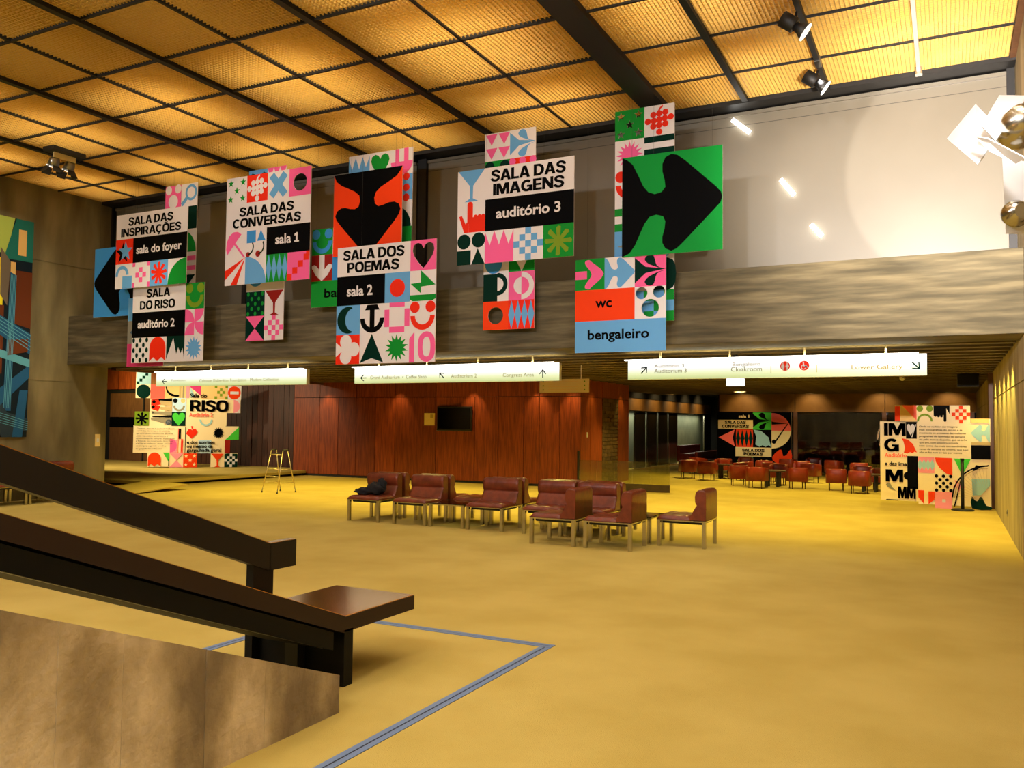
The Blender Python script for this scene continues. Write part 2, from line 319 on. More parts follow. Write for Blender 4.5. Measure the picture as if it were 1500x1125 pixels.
def T_umb(c): return [(c, [[(.78, .86), (.6, .97), (.38, .97), (.18, .84), (.06, .62), (.03, .36), (.08, .12)]]), (c, [[(.42, .5), (.5, .55), (.99, .0), (.9, 0)]])]
def T_rays(c): return [(c, [[(1, 1), (0, .55), (0, .2)]]), (c, [[(1, 1), (.28, .0), (.6, .0)]])]
def T_quarter(c, q=0): return [(c, [rotp([(0, 0)] + circ(0, 0, 1, 12, a0=0, a1=PI / 2), q * PI / 2)])]
def T_mount(c): return [(c, [[(0, 0), (0, .1), (.38, .92), (.56, .3), (.66, .55), (.8, .32), (.9, .52), (1, .05), (1, 0)]])]
def T_dome(c): return [(c, [[(.04, .04), (.04, .55)] + circ(.5, .55, .46, 14, a0=PI, a1=0)[1:-1] + [(.96, .55), (.96, .04), (.73, .2), (.5, .04), (.27, .2)]])]
def T_arch(c): return [(c, [ring(.4, .55, .38, .24, 0, PI)]), (c, [rect(.02, .5, .16, .6)]), (c, [rect(.42, 0, .98, .5)])]
def T_drop(c): return [(c, [ring(.62, .6, .36, .24)]), (c, [[(.1, .02), (.0, .16), (.32, .46), (.45, .34)]])]
def T_circles3(c): return [(c, [circ(.2, .82, .2, 18)]), (c, [circ(.8, .84, .2, 18)]), (c, [circ(.5, .3, .3, 22)])]
def T_tri4(c): return [(c, [[(x, y), (x + .46, y), (x + .23, y - .4)]]) for x in (.04, .54) for y in (.96, .46)]
def T_stripes(c): return [(c, [rect(0, .8, 1, 1)]), (c, [rect(0, .38, 1, .6)])]
def T_downarrow(c): return [(c, [rect(.38, .3, .62, 1)]), (c, [smooth([(.5, 0), (.98, .5), (.92, .62), (.78, .6), (.5, .36), (.22, .6), (.08, .62), (.02, .5)], 2)])]
def T_P(c): return [(c, [rect(0, 0, .56, .97)]), (c, [ring(.56, .6, .4, .24, -PI / 2, PI / 2)])]

def poly_mesh(name, items, to3, mats_override=None):
    """items: [(colour, loops)] -> one mesh with one material per colour, drawn in the sign's plane"""
    V, F, MI, cols = [], [], [], []
    for d, (c, loops) in enumerate(items):
        if c not in cols: cols.append(c)
        vs = [[Vector((x, y, 0)) for x, y in L] for L in loops]; base = len(V)
        for L in loops: V += [to3(x, y, d) for x, y in L]
        for t in tessellate_polygon(vs): F.append([base + i for i in t]); MI.append(cols.index(c))
    me = bpy.data.meshes.new(name); me.from_pydata(V, [], F); me.update()
    for c in cols: me.materials.append(pm(c) if isinstance(c, str) else c)
    for p, i in zip(me.polygons, MI): p.material_index = i
    return me
def plate(V, F, loops, to3, th):
    vs = [[Vector((x, y, 0)) for x, y in L] for L in loops]; b = len(V); n = sum(len(L) for L in loops)
    for L in loops: V += [to3(x, y, 0) for x, y in L]
    for L in loops: V += [(p[0], p[1] + th, p[2]) for p in [to3(x, y, 0) for x, y in L]]
    for t in tessellate_polygon(vs): F.append([b + i for i in t]); F.append([b + n + i for i in reversed(t)])
    k = b
    for L in loops:
        m = len(L)
        for i in range(m): j = (i + 1) % m; F.append([k + i, k + j, k + n + j, k + n + i])
        k += m
TEXT_CACHE = {}
def text_verts(s, bold=0.0, space=1.0):
    key = (s, bold, space)
    if key in TEXT_CACHE: return TEXT_CACHE[key]
    cu = bpy.data.curves.new('t', 'FONT'); cu.body = s; cu.size = 1; cu.offset = bold; cu.resolution_u = 3; cu.space_character = space
    o = bpy.data.objects.new('t', cu); COL.objects.link(o); dg = bpy.context.evaluated_depsgraph_get(); dg.update()
    me = bpy.data.meshes.new_from_object(o.evaluated_get(dg)); bpy.data.objects.remove(o); bpy.data.curves.remove(cu)
    V = [(v.co.x, v.co.y) for v in me.vertices]; F = [list(p.vertices) for p in me.polygons]; bpy.data.meshes.remove(me)
    TEXT_CACHE[key] = (V, F); return V, F
CAPH = None
def text_obj(s, u0, u1, base, cap, color, to3, parent, name='lettering', bold=0.025, space=1.0, d=3, refl=None):
    """text whose outline spans u0..u1, baseline at base, capitals cap high"""
    global CAPH
    if CAPH is None: CAPH = max(y for x, y in text_verts('H')[0])
    V, F = text_verts(s, bold, space); xs = [p[0] for p in V]; a, b = min(xs), max(xs)
    k = (u1 - u0) / (b - a); ky = cap / CAPH
    me = bpy.data.meshes.new(name); me.from_pydata([to3(u0 + (x - a) * k, base + y * ky, d) for x, y in V], [], F); me.update()
    me.materials.append(pm(color) if isinstance(color, str) else color)
    return link(name, me, parent)

def sup(cx, cy, rx, ry, n=28, e=0.78):
    out = []
    for i in range(n):
        a = 2 * PI * i / n; c, s = math.cos(a), math.sin(a)
        out.append((cx + rx * math.copysign(abs(c) ** e, c), cy + ry * math.copysign(abs(s) ** e, s)))
    return out
def stroke(pts, w_):
    L, R_ = [], []
    for i, p in enumerate(pts):
        a = Vector(pts[max(i - 1, 0)]); b = Vector(pts[min(i + 1, len(pts) - 1)]); d = (b - a).normalized(); n = Vector((-d.y, d.x)) * w_ / 2
        L.append((p[0] + n.x, p[1] + n.y)); R_.append((p[0] - n.x, p[1] - n.y))
    return L + R_[::-1]
def arcp(cx, cy, rx, ry, a0, a1, n=16): return [(cx + rx * math.cos(math.radians(a0 + (a1 - a0) * i / n)), cy + ry * math.sin(math.radians(a0 + (a1 - a0) * i / n))) for i in range(n + 1)]
def glyph_table():
    s, t = .2, .17; G = {}
    G['I'] = (.2, [[rect(0, 0, s, 1)]]); G['L'] = (.6, [[[(0, 0), (.6, 0), (.6, t), (s, t), (s, 1), (0, 1)]]])
    G['E'] = (.64, [[[(0, 0), (.64, 0), (.64, t), (s, t), (s, .42), (.6, .42), (.6, .58), (s, .58), (s, 1 - t), (.63, 1 - t), (.63, 1), (0, 1)]]])
    G['A'] = (.84, [[[(0, 0), (.3, 1), (.54, 1), (.84, 0), (.63, 0), (.575, .2), (.265, .2), (.21, 0)], [(.31, .36), (.53, .36), (.42, .76)]]])
    G['V'] = (.82, [[[(0, 1), (.22, 1), (.41, .27), (.6, 1), (.82, 1), (.53, 0), (.29, 0)]]])
    G['M'] = (.98, [[[(0, 0), (0, 1), (.29, 1), (.49, .42), (.69, 1), (.98, 1), (.98, 0), (.79, 0), (.79, .68), (.57, .04), (.41, .04), (.19, .68), (.19, 0)]]])
    G['N'] = (.8, [[[(0, 0), (0, 1), (.22, 1), (.61, .36), (.61, 1), (.8, 1), (.8, 0), (.58, 0), (.19, .64), (.19, 0)]]])
    o = [sup(.44, .5, .44, .52), sup(.44, .5, .24, .34)[::-1]]; G['O'] = (.88, [o])
    G['D'] = (.8, [[[(0, 0), (.36, 0)] + arcp(.36, .5, .44, .5, -80, 80, 12) + [(.36, 1), (0, 1)], [(.2, t), (.2, 1 - t), (.36, 1 - t)] + arcp(.34, .5, .26, .33, 80, -80, 10) + [(.36, t)]]])
    P = [[(0, 0), (.2, 0), (.2, .34), (.42, .34)] + arcp(.42, .67, .3, .33, -80, 80, 10) + [(.42, 1), (0, 1)], [(.2, .5), (.2, .84), (.4, .84)] + arcp(.4, .67, .13, .17, 80, -80, 8) + [(.4, .5)]]
    G['P'] = (.72, [P]); G['R'] = (.78, [P, [[(.34, .38), (.56, .38), (.78, 0), (.55, 0)]]])
    c = stroke(arcp(.43, .5, .34, .42, 48, 312, 22), .19); G['C'] = (.8, [[c]]); G['G'] = (.86, [[stroke(arcp(.43, .5, .34, .42, 48, 335, 24), .19)], [rect(.46, .38, .86, .53)], [rect(.68, .0, .86, .5)]])
    S_ = smooth([(.64, .70), (.56, .86), (.37, .92), (.16, .84), (.13, .68), (.26, .57), (.48, .48), (.62, .38), (.64, .22), (.5, .08), (.32, .065), (.13, .15), (.08, .33)], 3)[:-3]
    G['S'] = (.74, [[stroke(S_, .18)]])
    G['\u00c7'] = (.8, [[c], [[(.38, .02), (.5, .02), (.52, -.1), (.44, -.22), (.28, -.24), (.3, -.16), (.4, -.12)]]]); G['\u00d5'] = (.88, [o, [[(.2, 1.1), (.34, 1.22), (.46, 1.18), (.62, 1.24), (.66, 1.16), (.54, 1.08), (.42, 1.12), (.26, 1.06)]]])
    G['1'] = (.56, [[[(0, 0), (.56, 0), (.56, .15), (.38, .15), (.38, 1), (.24, 1), (.02, .84), (.02, .68), (.2, .76), (.2, .15), (0, .15)]]]); G[' '] = (.26, [])
    return G
GLY = glyph_table()
def caps_obj(s, u0, u1, base, cap, color, to3, parent, d=3, name='lettering'):
    x = 0; items = []; col = color
    for ch in s:
        w_, polys = GLY[ch]
        for loops in polys: items.append([[(x + p, q) for p, q in L] for L in loops])
        x += w_ + (.07 if ch != ' ' else .02)
    x -= .07; k = (u1 - u0) / x
    items = [[[(p + a_, q + b_) for p, q in L] for L in loops] for loops in items for a_, b_ in ((0, 0), (.018, .014), (-.018, .014), (.018, -.014), (-.018, -.014))]
    me = poly_mesh(name, [(col, [[(u0 + p * k, base + q * cap) for p, q in L] for L in loops]) for loops in items], lambda a, b, d_: to3(a, b, d + (d_ % 5) * .5))
    return link(name, me, parent)
def make_sign(name, label, X0, Y, Zt, t, cols, rows, tiles, texts, wires=(), cat='sign', group=None, ztop=6.18, th=0.012, skip=(), name_tile='printed_tile', tw=None):
    """tiles {(c,r,w,h): (bg, motif)}; rows counted from the top"""
    tw = tw or t
    root = thing(name, label, cat, (X0 + cols * tw / 2, Y, Zt - rows * t / 2), group=group)
    ox, oz = -cols * tw / 2, rows * t / 2
    def to3(u, v, d=0): return (ox + u * tw, -0.0012 - 0.0002 * d, oz - rows * t + v * t)       # u, v in tiles, v up from the bottom edge
    V, F = [], []; holes = {}
    for (c, r, w_, h_), (bg, motif) in tiles.items():
        hl = [[(c + x * w_, rows - r - h_ + y * h_) for x, y in L[0]] for k, L in motif if k == 'hole']
        if hl: holes[(c, r, w_, h_)] = hl
    covered = set()
    def base3(u, v, d=0): return (ox + u * tw, 0.0, oz - rows * t + v * t)
    for (c, r, w_, h_), hl in holes.items():
        plate(V, F, [rect(c, rows - r - h_, c + w_, rows - r)] + hl, base3, th)
        for i in range(int(c), int(c + w_)):
            for j in range(int(r), int(r + h_)): covered.add((i, j))
    for j in range(rows):
        i = 0
        while i < cols:
            if (i, j) in covered or (i, j) in skip: i += 1; continue
            k = i
            while k < cols and (k, j) not in covered and (k, j) not in skip: k += 1
            plate(V, F, [rect(i, rows - j - 1, k, rows - j)], base3, th); i = k
    me = bpy.data.meshes.new('board'); me.from_pydata(V, [], F); me.update(); me.materials.append(M_white); link('board', me, root)
    for (c, r, w_, h_), (bg, motif) in tiles.items():
        def tr(L): return [(c + x * w_, rows - r - h_ + y * h_) for x, y in L]
        items = []
        if bg: items.append((bg, [tr(rect(0, 0, 1, 1))] + holes.get((c, r, w_, h_), [])))
        items += [(k, [tr(L) for L in Ls]) for k, Ls in motif if k != 'hole']
        if items:
            link(name_tile if w_ * h_ == 1 else 'printed_panel', poly_mesh(name_tile, items, lambda x, y, d: to3(x, y, d)), root)
    for (s, u0, u1, vb, cap, col) in texts: (caps_obj if all(ch in GLY for ch in s) else text_obj)(s, u0, u1, rows - vb, cap, col, to3, root, d=12)
    for u in wires:
        z0 = oz
        MB().tube([(ox + u * tw, 0.006, z0 - 0.02), (ox + u * tw, 0.006, ztop - (Zt - rows * t / 2))], 0.0013, 5).obj('suspension_wire', M_rubber, root)
    return root
# ================================================================== THE SETTING
floor = box('floor', (-29.2, -6, -0.2), (3.0, 41, 0.0), M_carpet); tag(floor, kind='structure')
def seam(a, b):
    MB().box(a, b).obj('carpet_strip', M_strip, floor)
def seam2(x0, y0, x1, y1, wd=0.042):
    # a pair of narrow blue-grey strips with a dark edge let into the carpet
    if abs(x1 - x0) < abs(y1 - y0):
        box('carpet_strip', (x0 - wd, y0, 0.0), (x0 - wd * 0.12, y1, 0.004), M_strip, floor); box('carpet_strip', (x0 + wd * 0.12, y0, 0.0), (x0 + wd, y1, 0.004), M_strip, floor)
        box('carpet_strip', (x0 - wd * 0.12, y0, 0.0), (x0 + wd * 0.12, y1, 0.002), M_stripd, floor)
    else:
        box('carpet_strip', (x0, y0 - wd, 0.0), (x1, y0 - wd * 0.12, 0.004), M_strip, floor); box('carpet_strip', (x0, y0 + wd * 0.12, 0.0), (x1, y0 + wd, 0.004), M_strip, floor)
        box('carpet_strip', (x0, y0 - wd * 0.12, 0.0), (x1, y0 + wd * 0.12, 0.002), M_stripd, floor)
seam2(-2.585, -1.0, -2.585, 5.61); seam2(-4.66, 5.66, -2.543, 5.66); seam2(-4.62, -1.0, -4.62, 5.61)

# left concrete wall: three pours with recessed joints
wl = struct('wall_left')
box('concrete_core', (-16.3, -6, 0), (-16.012, 12.3, 6.9), M_conc_v, wl)
for z0, z1 in ((0, 2.325), (2.345, 4.70), (4.72, 6.9)): box('concrete_panel', (-16.012, -6, z0), (-16.0, 12.3, z1), M_conc_v, wl)
# right concrete wall
wr = struct('wall_right')
box('concrete_core', (0.802, -6, 0), (1.1, 31.2, 6.9), M_conc_r, wr)
for z0, z1 in ((0, 2.155), (2.175, 6.9)): box('concrete_panel', (0.79, -6, z0), (0.802, 31.2, z1), M_conc_r, wr)
box('pilaster', (0.71, 19.45, 0), (0.79, 19.9, 2.7), M_doorwood, wr)
# wall behind the camera
box('wall_rear', (-16.3, -6.3, 0), (1.1, -6.0, 6.9), M_conc_v)['kind'] = 'structure'

# bulkhead: concrete beam, dark frame, screens
tag(box('trim_1', (-16.0, 11.35, 2.69), (0.79, 12.3, 3.68), M_conc_h, bev=0.008), kind='structure')
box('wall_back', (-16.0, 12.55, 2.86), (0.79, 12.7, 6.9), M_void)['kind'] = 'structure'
fr = struct('trim_2')
box('head_frame', (-16.0, 12.02, 6.14), (0.79, 12.45, 6.32), M_black, fr)
for a, b in ((-16.0, -15.93), (-12.19, -12.1), (-8.15, -7.98), (0.70, 0.79)): box('mullion', (a, 12.27, 3.6), (b, 12.5, 6.16), M_black, fr)
for k, (a, b) in enumerate(((-15.93, -12.19), (-12.1, -8.22), (-7.98, 0.70))):
    s = box('window_%d' % (k + 1), (a, 12.34, 3.6), (b, 12.36, 6.08), M_screen); tag(s, kind='structure')
    box('roller_bar', (a, 12.31, 6.07), (b, 12.37, 6.12), M_screen, s)
    box('blind_seam', (a, 12.336, 5.93), (b, 12.34, 5.935), M_rubber, s)

# luminous louvre ceiling
ce = struct('ceiling')
box('plenum_top', (-16.3, -6.3, 6.82), (1.1, 12.7, 6.9), M_fascia, ce)
def louvre_mesh():
    m = MB(); n1, n2 = 23, 22
    for i in range(n1 + 1):
        x = -0.5 + i / n1; m.box((x - 0.004, -0.5, 0), (x + 0.004, 0.5, 1))
    for j in range(n2 + 1):
        y = -0.5 + j / n2; m.box((-0.5, y - 0.0032, 0), (0.5, y + 0.0032, 1))
    return m.mesh('louvre_panel', M_gold)
LM = louvre_mesh()
XL = [-16.0, -14.95, -13.8, -12.58, -11.36, -10.13, -8.9, -7.67, -6.45, -5.16, -3.87]
XR = [-3.55, -2.5, -1.4, -0.28, 0.72]
YL = [6.3 + 1.183 * k for k in range(-10, 5)] + [12.03]
for xs in (XL, XR):
    for a, b in zip(xs, xs[1:]):
        for c, d in zip(YL, YL[1:]):
            p = link('louvre_panel', LM, ce, ((a + b) / 2, (c + d) / 2, CZ)); p.scale = (b - a - 0.022, d - c - 0.022, 0.05)
def bar(name, x0, x1, y0, y1, z0=6.185, z1=6.26, m=M_black): return box(name, (x0, y0, z0), (x1, y1, z1), m, ce)
for x in XL[1:-1]:
    thick = x in (-6.45, -8.9, -11.36, -13.8)
    bar('main_bar' if thick else 'tee_bar', x - (0.045 if thick else 0.016), x + (0.045 if thick else 0.016), -6, 12.03, 6.15 if thick else 6.175, 6.8 if thick else 6.25)
bar('main_bar', -2.54, -2.46, -6, 12.03, 6.15, 6.5)
bar('main_bar', 0.72, 0.79, -6, 12.03, 6.17, 6.8, M_doorwood)
for y in YL[1:-1]:
    bar('tee_bar', -16, -3.87, y - 0.016, y + 0.016, 6.175); bar('tee_bar', -3.55, 0.72, y - 0.014, y + 0.014, 6.175)
box('deep_beam', (-3.88, -6, 6.12), (-3.54, 12.1, 6.8), M_black, ce)

# low hall beyond the beam: ribbed ceiling
lc = struct('ceiling_low')
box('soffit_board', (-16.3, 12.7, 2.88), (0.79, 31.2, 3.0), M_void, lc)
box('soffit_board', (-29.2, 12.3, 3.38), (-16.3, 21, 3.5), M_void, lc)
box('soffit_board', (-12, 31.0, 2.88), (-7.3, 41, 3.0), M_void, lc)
box('soffit_edge', (-16.4, 12.7, 2.66), (-16.25, 19.9, 3.5), M_doorwood, lc)
rm = MB().box((-16.2, -0.11, 0), (0.78, 0.11, 0.17)).mesh('rib', M_rib)
for k in range(31): link('rib', rm, lc, (0, 12.72 + 0.6 * k, 2.70))

# wood panelled wall
wb = struct('wall_wood')
box('backing', (-17.4, 19.76, 0), (-8.2, 19.95, 2.88), M_darkwood, wb)
JX = [-17.35, -16.38, -15.7, -15.06, -14.39, -13.72, -12.38, -11.17, -10.46, -9.73, -9.28, -8.72, -8.15]
for a, b in zip(JX, JX[1:]):
    box('wood_panel', (a + 0.008, 19.7, 0.06), (b - 0.008, 19.76, 2.27), M_wood, wb)
for a, b in ((-17.35, -16.38), (-16.38, -15.06), (-15.06, -13.72), (-13.72, -12.38), (-12.38, -10.46), (-10.46, -9.28), (-9.28, -8.15)):
    box('wood_panel', (a + 0.008, 19.7, 2.285), (b - 0.008, 19.76, 2.87), M_wood, wb)
box('wall_end', (-17.4, 19.7, 0), (-17.35, 20.7, 2.88), M_darkwood, wb)
box('skirting', (-17.35, 19.69, 0), (-8.15, 19.76, 0.05), M_black, wb)
wt = struct('wall_wood_return')
box('backing', (-8.4, 19.76, 0), (-8.21, 23.3, 2.88), M_darkwood, wt)
for a, b in ((19.7, 20.35), (20.35, 21.2), (22.42, 23.3)):
    box('wood_panel', (-8.21, a + 0.008, 0.0), (-8.15, b - 0.008, 2.27), M_wood, wt)
for a, b in ((19.7, 21.2), (21.2, 22.42), (22.42, 23.3)): box('wood_panel', (-8.21, a + 0.008, 2.285), (-8.15, b - 0.008, 2.87), M_wood, wt)
for r in range(22):
    off = 0.2 if r % 2 else 0
    for a, b in ((21.22, 21.42 + off), (21.42 + off, 21.82 + off), (21.82 + off, 22.40)):
        if b - a > 0.03: box('brick', (-8.2, a + 0.006, 0.006 + r * 0.103), (-8.16 + random.uniform(0, .012), b - 0.006, 0.097 + r * 0.103), M_brick, wt)
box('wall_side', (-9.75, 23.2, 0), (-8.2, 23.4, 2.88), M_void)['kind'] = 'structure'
box('handrail_plate', (-8.15, 20.1, 1.25), (-8.14, 20.16, 1.38), M_plastic, wt)

# dark boards and big door left of the wood wall
ws = struct('wall_boarded')
box('backing', (-29, 20.7, 0), (-17.4, 20.85, 3.4), M_void, ws)
x = -22.3
while x < -17.45: box('board', (x + 0.008, 20.62 - 0.02 * (int(x * 10) % 2), 0.13), (min(x + 0.215, -17.37), 20.69, 2.75), M_darkwood, ws); x += 0.22
box('board', (-22.3, 20.6, 2.75), (-17.37, 20.69, 3.38), M_darkwood, ws)
for k, (a, b) in enumerate(((-28.9, -26.9), (-26.6, -24.85), (-24.82, -23.4), (-23.37, -22.35))):
    d = box('door_%d' % (k + 1), (a, 20.6, 0.13), (b, 20.68, 2.5), M_doorwood); tag(d, kind='structure')
    box('vision_strip', (a, 20.59, 1.30), (b, 20.6, 1.66), M_blackg, d)
    box('door_edge', (b - 0.05, 20.585, 0.13), (b, 20.6, 2.5), M_void, d)
for a, b in ((-28.9, -26.1), (-26.05, -23.2), (-23.15, -22.3)): box('wood_panel', (a, 20.5, 2.64), (b, 20.56, 3.36), M_wood, ws)
box('wall_far_left', (-29.2, 12.3, 0), (-29, 21, 3.5), M_void)['kind'] = 'structure'

# platform with its ramp
pl = struct('stage_platform')
MB().box((-28.9, 14.0, 0.06), (-16.85, 20.59, 0.14), bev=0.01).obj('platform_top', M_carpet, pl)
box('platform_base', (-28.9, 14.3, 0.0), (-17.0, 20.59, 0.06), M_void, pl)
MB().extr([(14.05, 0.135), (14.05, 0.10), (12.5, 0.0), (12.46, 0.012)], -16.9, -15.45, 'x').obj('ramp', M_carpet, pl)

# back wall: fascia, dark night windows, poster
wf = struct('wall_far')
for a, b in ((-7.45, -4.78), (-4.76, -1.9), (-1.88, 0.79)): box('fascia_panel', (a, 31.0, 2.08), (b, 31.06, 2.86), M_fascia, wf)
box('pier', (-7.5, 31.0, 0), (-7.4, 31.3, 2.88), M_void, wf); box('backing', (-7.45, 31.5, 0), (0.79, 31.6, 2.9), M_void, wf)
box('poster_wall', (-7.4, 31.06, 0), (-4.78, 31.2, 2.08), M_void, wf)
for a in (-4.82, -1.98, 0.6): box('window_post', (a, 30.98, 0), (a + 0.13, 31.1, 2.08), M_doorwood, wf)
for k, (a, b) in enumerate(((-4.69, -1.98), (-1.85, 0.6))):
    g = box('window_%d' % (k + 4), (a, 31.04, 0.02), (b, 31.05, 2.07), M_pane); tag(g, kind='structure')
    box('window_sill', (a, 31.0, 0.0), (b, 31.08, 0.05), M_black, g)
# side gallery
wg = struct('wall_gallery')
box('wall_panel', (-10.4, 23.4, 0), (-10.3, 40, 2.88), M_grey, wg)
box('fascia_panel', (-9.74, 23.4, 2.07), (-9.7, 39.0, 2.5), M_fascia, wg); box('header', (-9.74, 23.4, 2.5), (-9.65, 39.5, 2.88), M_void, wg)
box('ledge', (-9.74, 23.4, 2.03), (-9.66, 39.0, 2.07), M_chrome, wg)
for a, b in ((28.51, 29.65), (29.88, 31.01), (31.25, 32.37), (32.58, 33.73), (37.98, 39.2)):
    box('bronze_panel', (-9.8, a, 0), (-9.74, b, 2.03), M_panel, wg); box('chrome_post', (-9.76, a - 0.12, 0), (-9.72, a - 0.03, 2.03), M_chrome, wg)
box('gallery_curb', (-9.8, 23.4, 0), (-9.68, 39, 0.05), M_cream, wg)
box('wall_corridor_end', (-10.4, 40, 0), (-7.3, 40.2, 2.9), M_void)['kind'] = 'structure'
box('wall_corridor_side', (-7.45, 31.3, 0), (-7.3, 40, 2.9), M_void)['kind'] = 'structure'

# ================================================================== FOREGROUND STAIR
SL = 0.373
zt = lambda y: 0.204 + SL * (3.82 - y)
pr = thing('concrete_parapet', 'low raw concrete parapet sloping down beside the dark stair rail', 'parapet')
MB().extr([(3.817, 0.0), (3.817, zt(3.817) - .002), (-1.2, zt(-1.2) - .002), (-1.2, 0)], -3.14, -3.008, 'x').obj('core', M_conc_p, pr)
ys = [3.82, 3.52, 3.24, 3.02, 2.86, 2.55, 2.42, 2.24, 2.13, 1.98, 1.86, 1.7, 1.5, 1.2, .8, .4, 0, -.6, -1.2]
for k, (a, b) in enumerate(zip(ys, ys[1:])):
    MB().extr([(a, 0), (a, zt(a)), (b, zt(b)), (b, 0)], -3.008, -3.0 + (.0, .003, .0015, .004)[k % 4], 'x').obj('formed_face', M_conc_p, pr)
# wide plank rail: sloping board with a level landing shelf on a broad panel leg
r2 = thing('stair_rail', 'wide dark plank stair rail ending in a polished level shelf above the parapet', 'railing', (-3.26, 4.2, 0))
def R(m, name, mt): o = m.obj(name, mt, r2); o.location = (3.26, -4.2, 0); return o
def slab(y0, z0, y1, z1, th, x0, x1, name, mt, fn): 
    return fn(MB().extr([(y0, z0), (y1, z1), (y1, z1 - th), (y0, z0 - th)], x0, x1, 'x'), name, mt)
slab(4.19, 0.424, -1.0, 0.424 + 0.378 * 5.19, 0.100, -3.93, -3.26, 'sloping_plank', M_plank, R)
R(MB().box((-3.93, 4.19, 0.326), (-3.26, 4.945, 0.418)), 'landing_shelf', M_plank)
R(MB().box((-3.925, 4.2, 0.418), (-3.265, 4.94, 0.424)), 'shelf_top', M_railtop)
slab(4.10, 0.345, -1.0, 0.345 + 0.378 * 5.10, 0.105, -3.80, -3.27, 'under_beam', M_blackm, R)
R(MB().tube([(-3.31, 4.05, 0.265), (-3.31, -1.0, 0.265 + 0.378 * 5.05)], 0.008, 8), 'edge_rod', M_steel)
R(MB().box((-3.93, 4.19, 0.0), (-3.26, 4.275, 0.34)), 'panel_leg', M_blackm)
R(MB().box((-3.66, 4.12, 0.0), (-3.56, 4.19, 0.30)), 'stiffener', M_black)
R(MB().extr([(4.19, .425), (-1.0, .425 + .378 * 5.19), (-1.0, .4275 + .378 * 5.19), (4.19, .4275)], -3.925, -3.262, 'x'), 'sheen_top', M_railtop)
# far handrail
r1 = thing('stair_handrail', 'upper dark handrail sloping down to a short level end on a square post', 'railing', (-3.92, 4.3, 0))
def R1(m, name, mt): o = m.obj(name, mt, r1); o.location = (3.92, -4.3, 0); return o
slab(4.276, 0.798, -1.0, 0.798 + SL * 5.276, 0.172, -4.005, -3.935, 'handrail', M_rail, R1)
R1(MB().extr([(4.276, .799), (-1.0, .799 + SL * 5.276), (-1.0, .803 + SL * 5.276), (4.276, .803)], -4.003, -3.937, 'x'), 'sheen_top', M_railtop)  # thin gold sheet added for the bright highlight along the rail top
R1(MB().box((-4.003, 4.276, .80), (-3.937, 4.518, .804)), 'sheen_top', M_railtop)
R1(MB().box((-4.005, 4.27, 0.625), (-3.935, 4.52, 0.80)), 'handrail_end', M_rail)
R1(MB().box((-4.0, 4.13, 0.0), (-3.94, 4.31, 0.70)), 'post', M_blackm)
# ================================================================== SIGNS
W_, H_ = 'hole', None
blackpanel = []
FY = 10.90
S1 = {(0, 1, 1, 1): ('red', [('black', [star(.42, .44, .44)]), ('blue', [star(.56, .5, .42)])]), (1, 1, 3, 1): ('black', []),
      (0, 2, 1, 1): (None, T_arch('blue')), (1, 2, 1, 1): (None, [('pink', [rect(*q)]) for q in ((.38, .6, .58, .8), (.38, .2, .58, .4), (.18, .4, .38, .6), (.58, .4, .78, .6), (0, 0, .14, .2), (0, .84, .16, 1), (.84, .84, 1, 1), (.86, 0, 1, .2))]),
      (2, 2, 1, 1): ('blue', T_sun('red')), (3, 2, 1, 1): (None, T_quarter('green', 0)[:0] + [('green', [rotp([(0, 0)] + circ(0, 0, 1, 12, a0=0, a1=PI / 2), PI / 2)])])}
make_sign('hanging_sign', 'white hanging sign reading SALA DAS INSPIRAÇÕES, sala do foyer, at far left', -14.05, FY, 5.455, 0.4695, 4, 3, S1,
          [('SALA DAS', .70, 3.2, .47, .32, 'black'), ('INSPIRAÇÕES', .28, 3.65, .90, .32, 'black'), ('sala do foyer', 1.19, 3.72, 1.64, .30, 'white')], (0.4, 3.6), group=None)
S2 = {(0, 0, 1, 1): (None, T_stars('green')), (1, 0, 1, 1): ('red', T_grape('white')), (2, 0, 1, 1): (None, T_x('blue')), (3, 0, 1, 1): ('pink', [(W_, [circ(.5, .48, .31, 24)])]),
      (0, 2, 1, 1): (None, T_umb('pink')), (1, 2, 1, 1): (None, [('bigblue', [rect(.05, .5, .48, .95)]), ('bigblue', [[(.55, .55), (.95, .55), (.72, .95)]]), ('darkred', [circ(.12, .08, .1, 12)]), ('darkred', [circ(.6, .08, .12, 12)]), ('dkgreen', [ring(.1, .35, .3, .24, -1.5, .6)]), ('dkgreen', [ring(.6, .35, .3, .24, -1.5, .6)])]),
      (2, 2, 2, 1): ('black', []), (0, 3, 1, 1): (None, T_rays('red')), (1, 3, 1, 1): (None, T_quarter('blue')), (2, 3, 1, 1): ('green', T_diam('blue', 4)), (3, 3, 1, 1): ('pink', T_stairs('red', 4) + [('red', [rect(.84, .82, 1, 1)])])}
make_sign('hanging_sign', 'white hanging sign reading SALA DAS CONVERSAS, sala 1, with grape and star tiles', -11.227, FY, 5.818, 0.4715, 4, 4, S2,
          [('SALA DAS', .67, 3.23, 1.48, .33, 'black'), ('CONVERSAS', .35, 3.57, 1.90, .33, 'black'), ('sala', 2.42, 3.15, 2.64, .33, 'white'), ('1', 3.30, 3.50, 2.64, .33, 'white')], (0.5, 3.5))
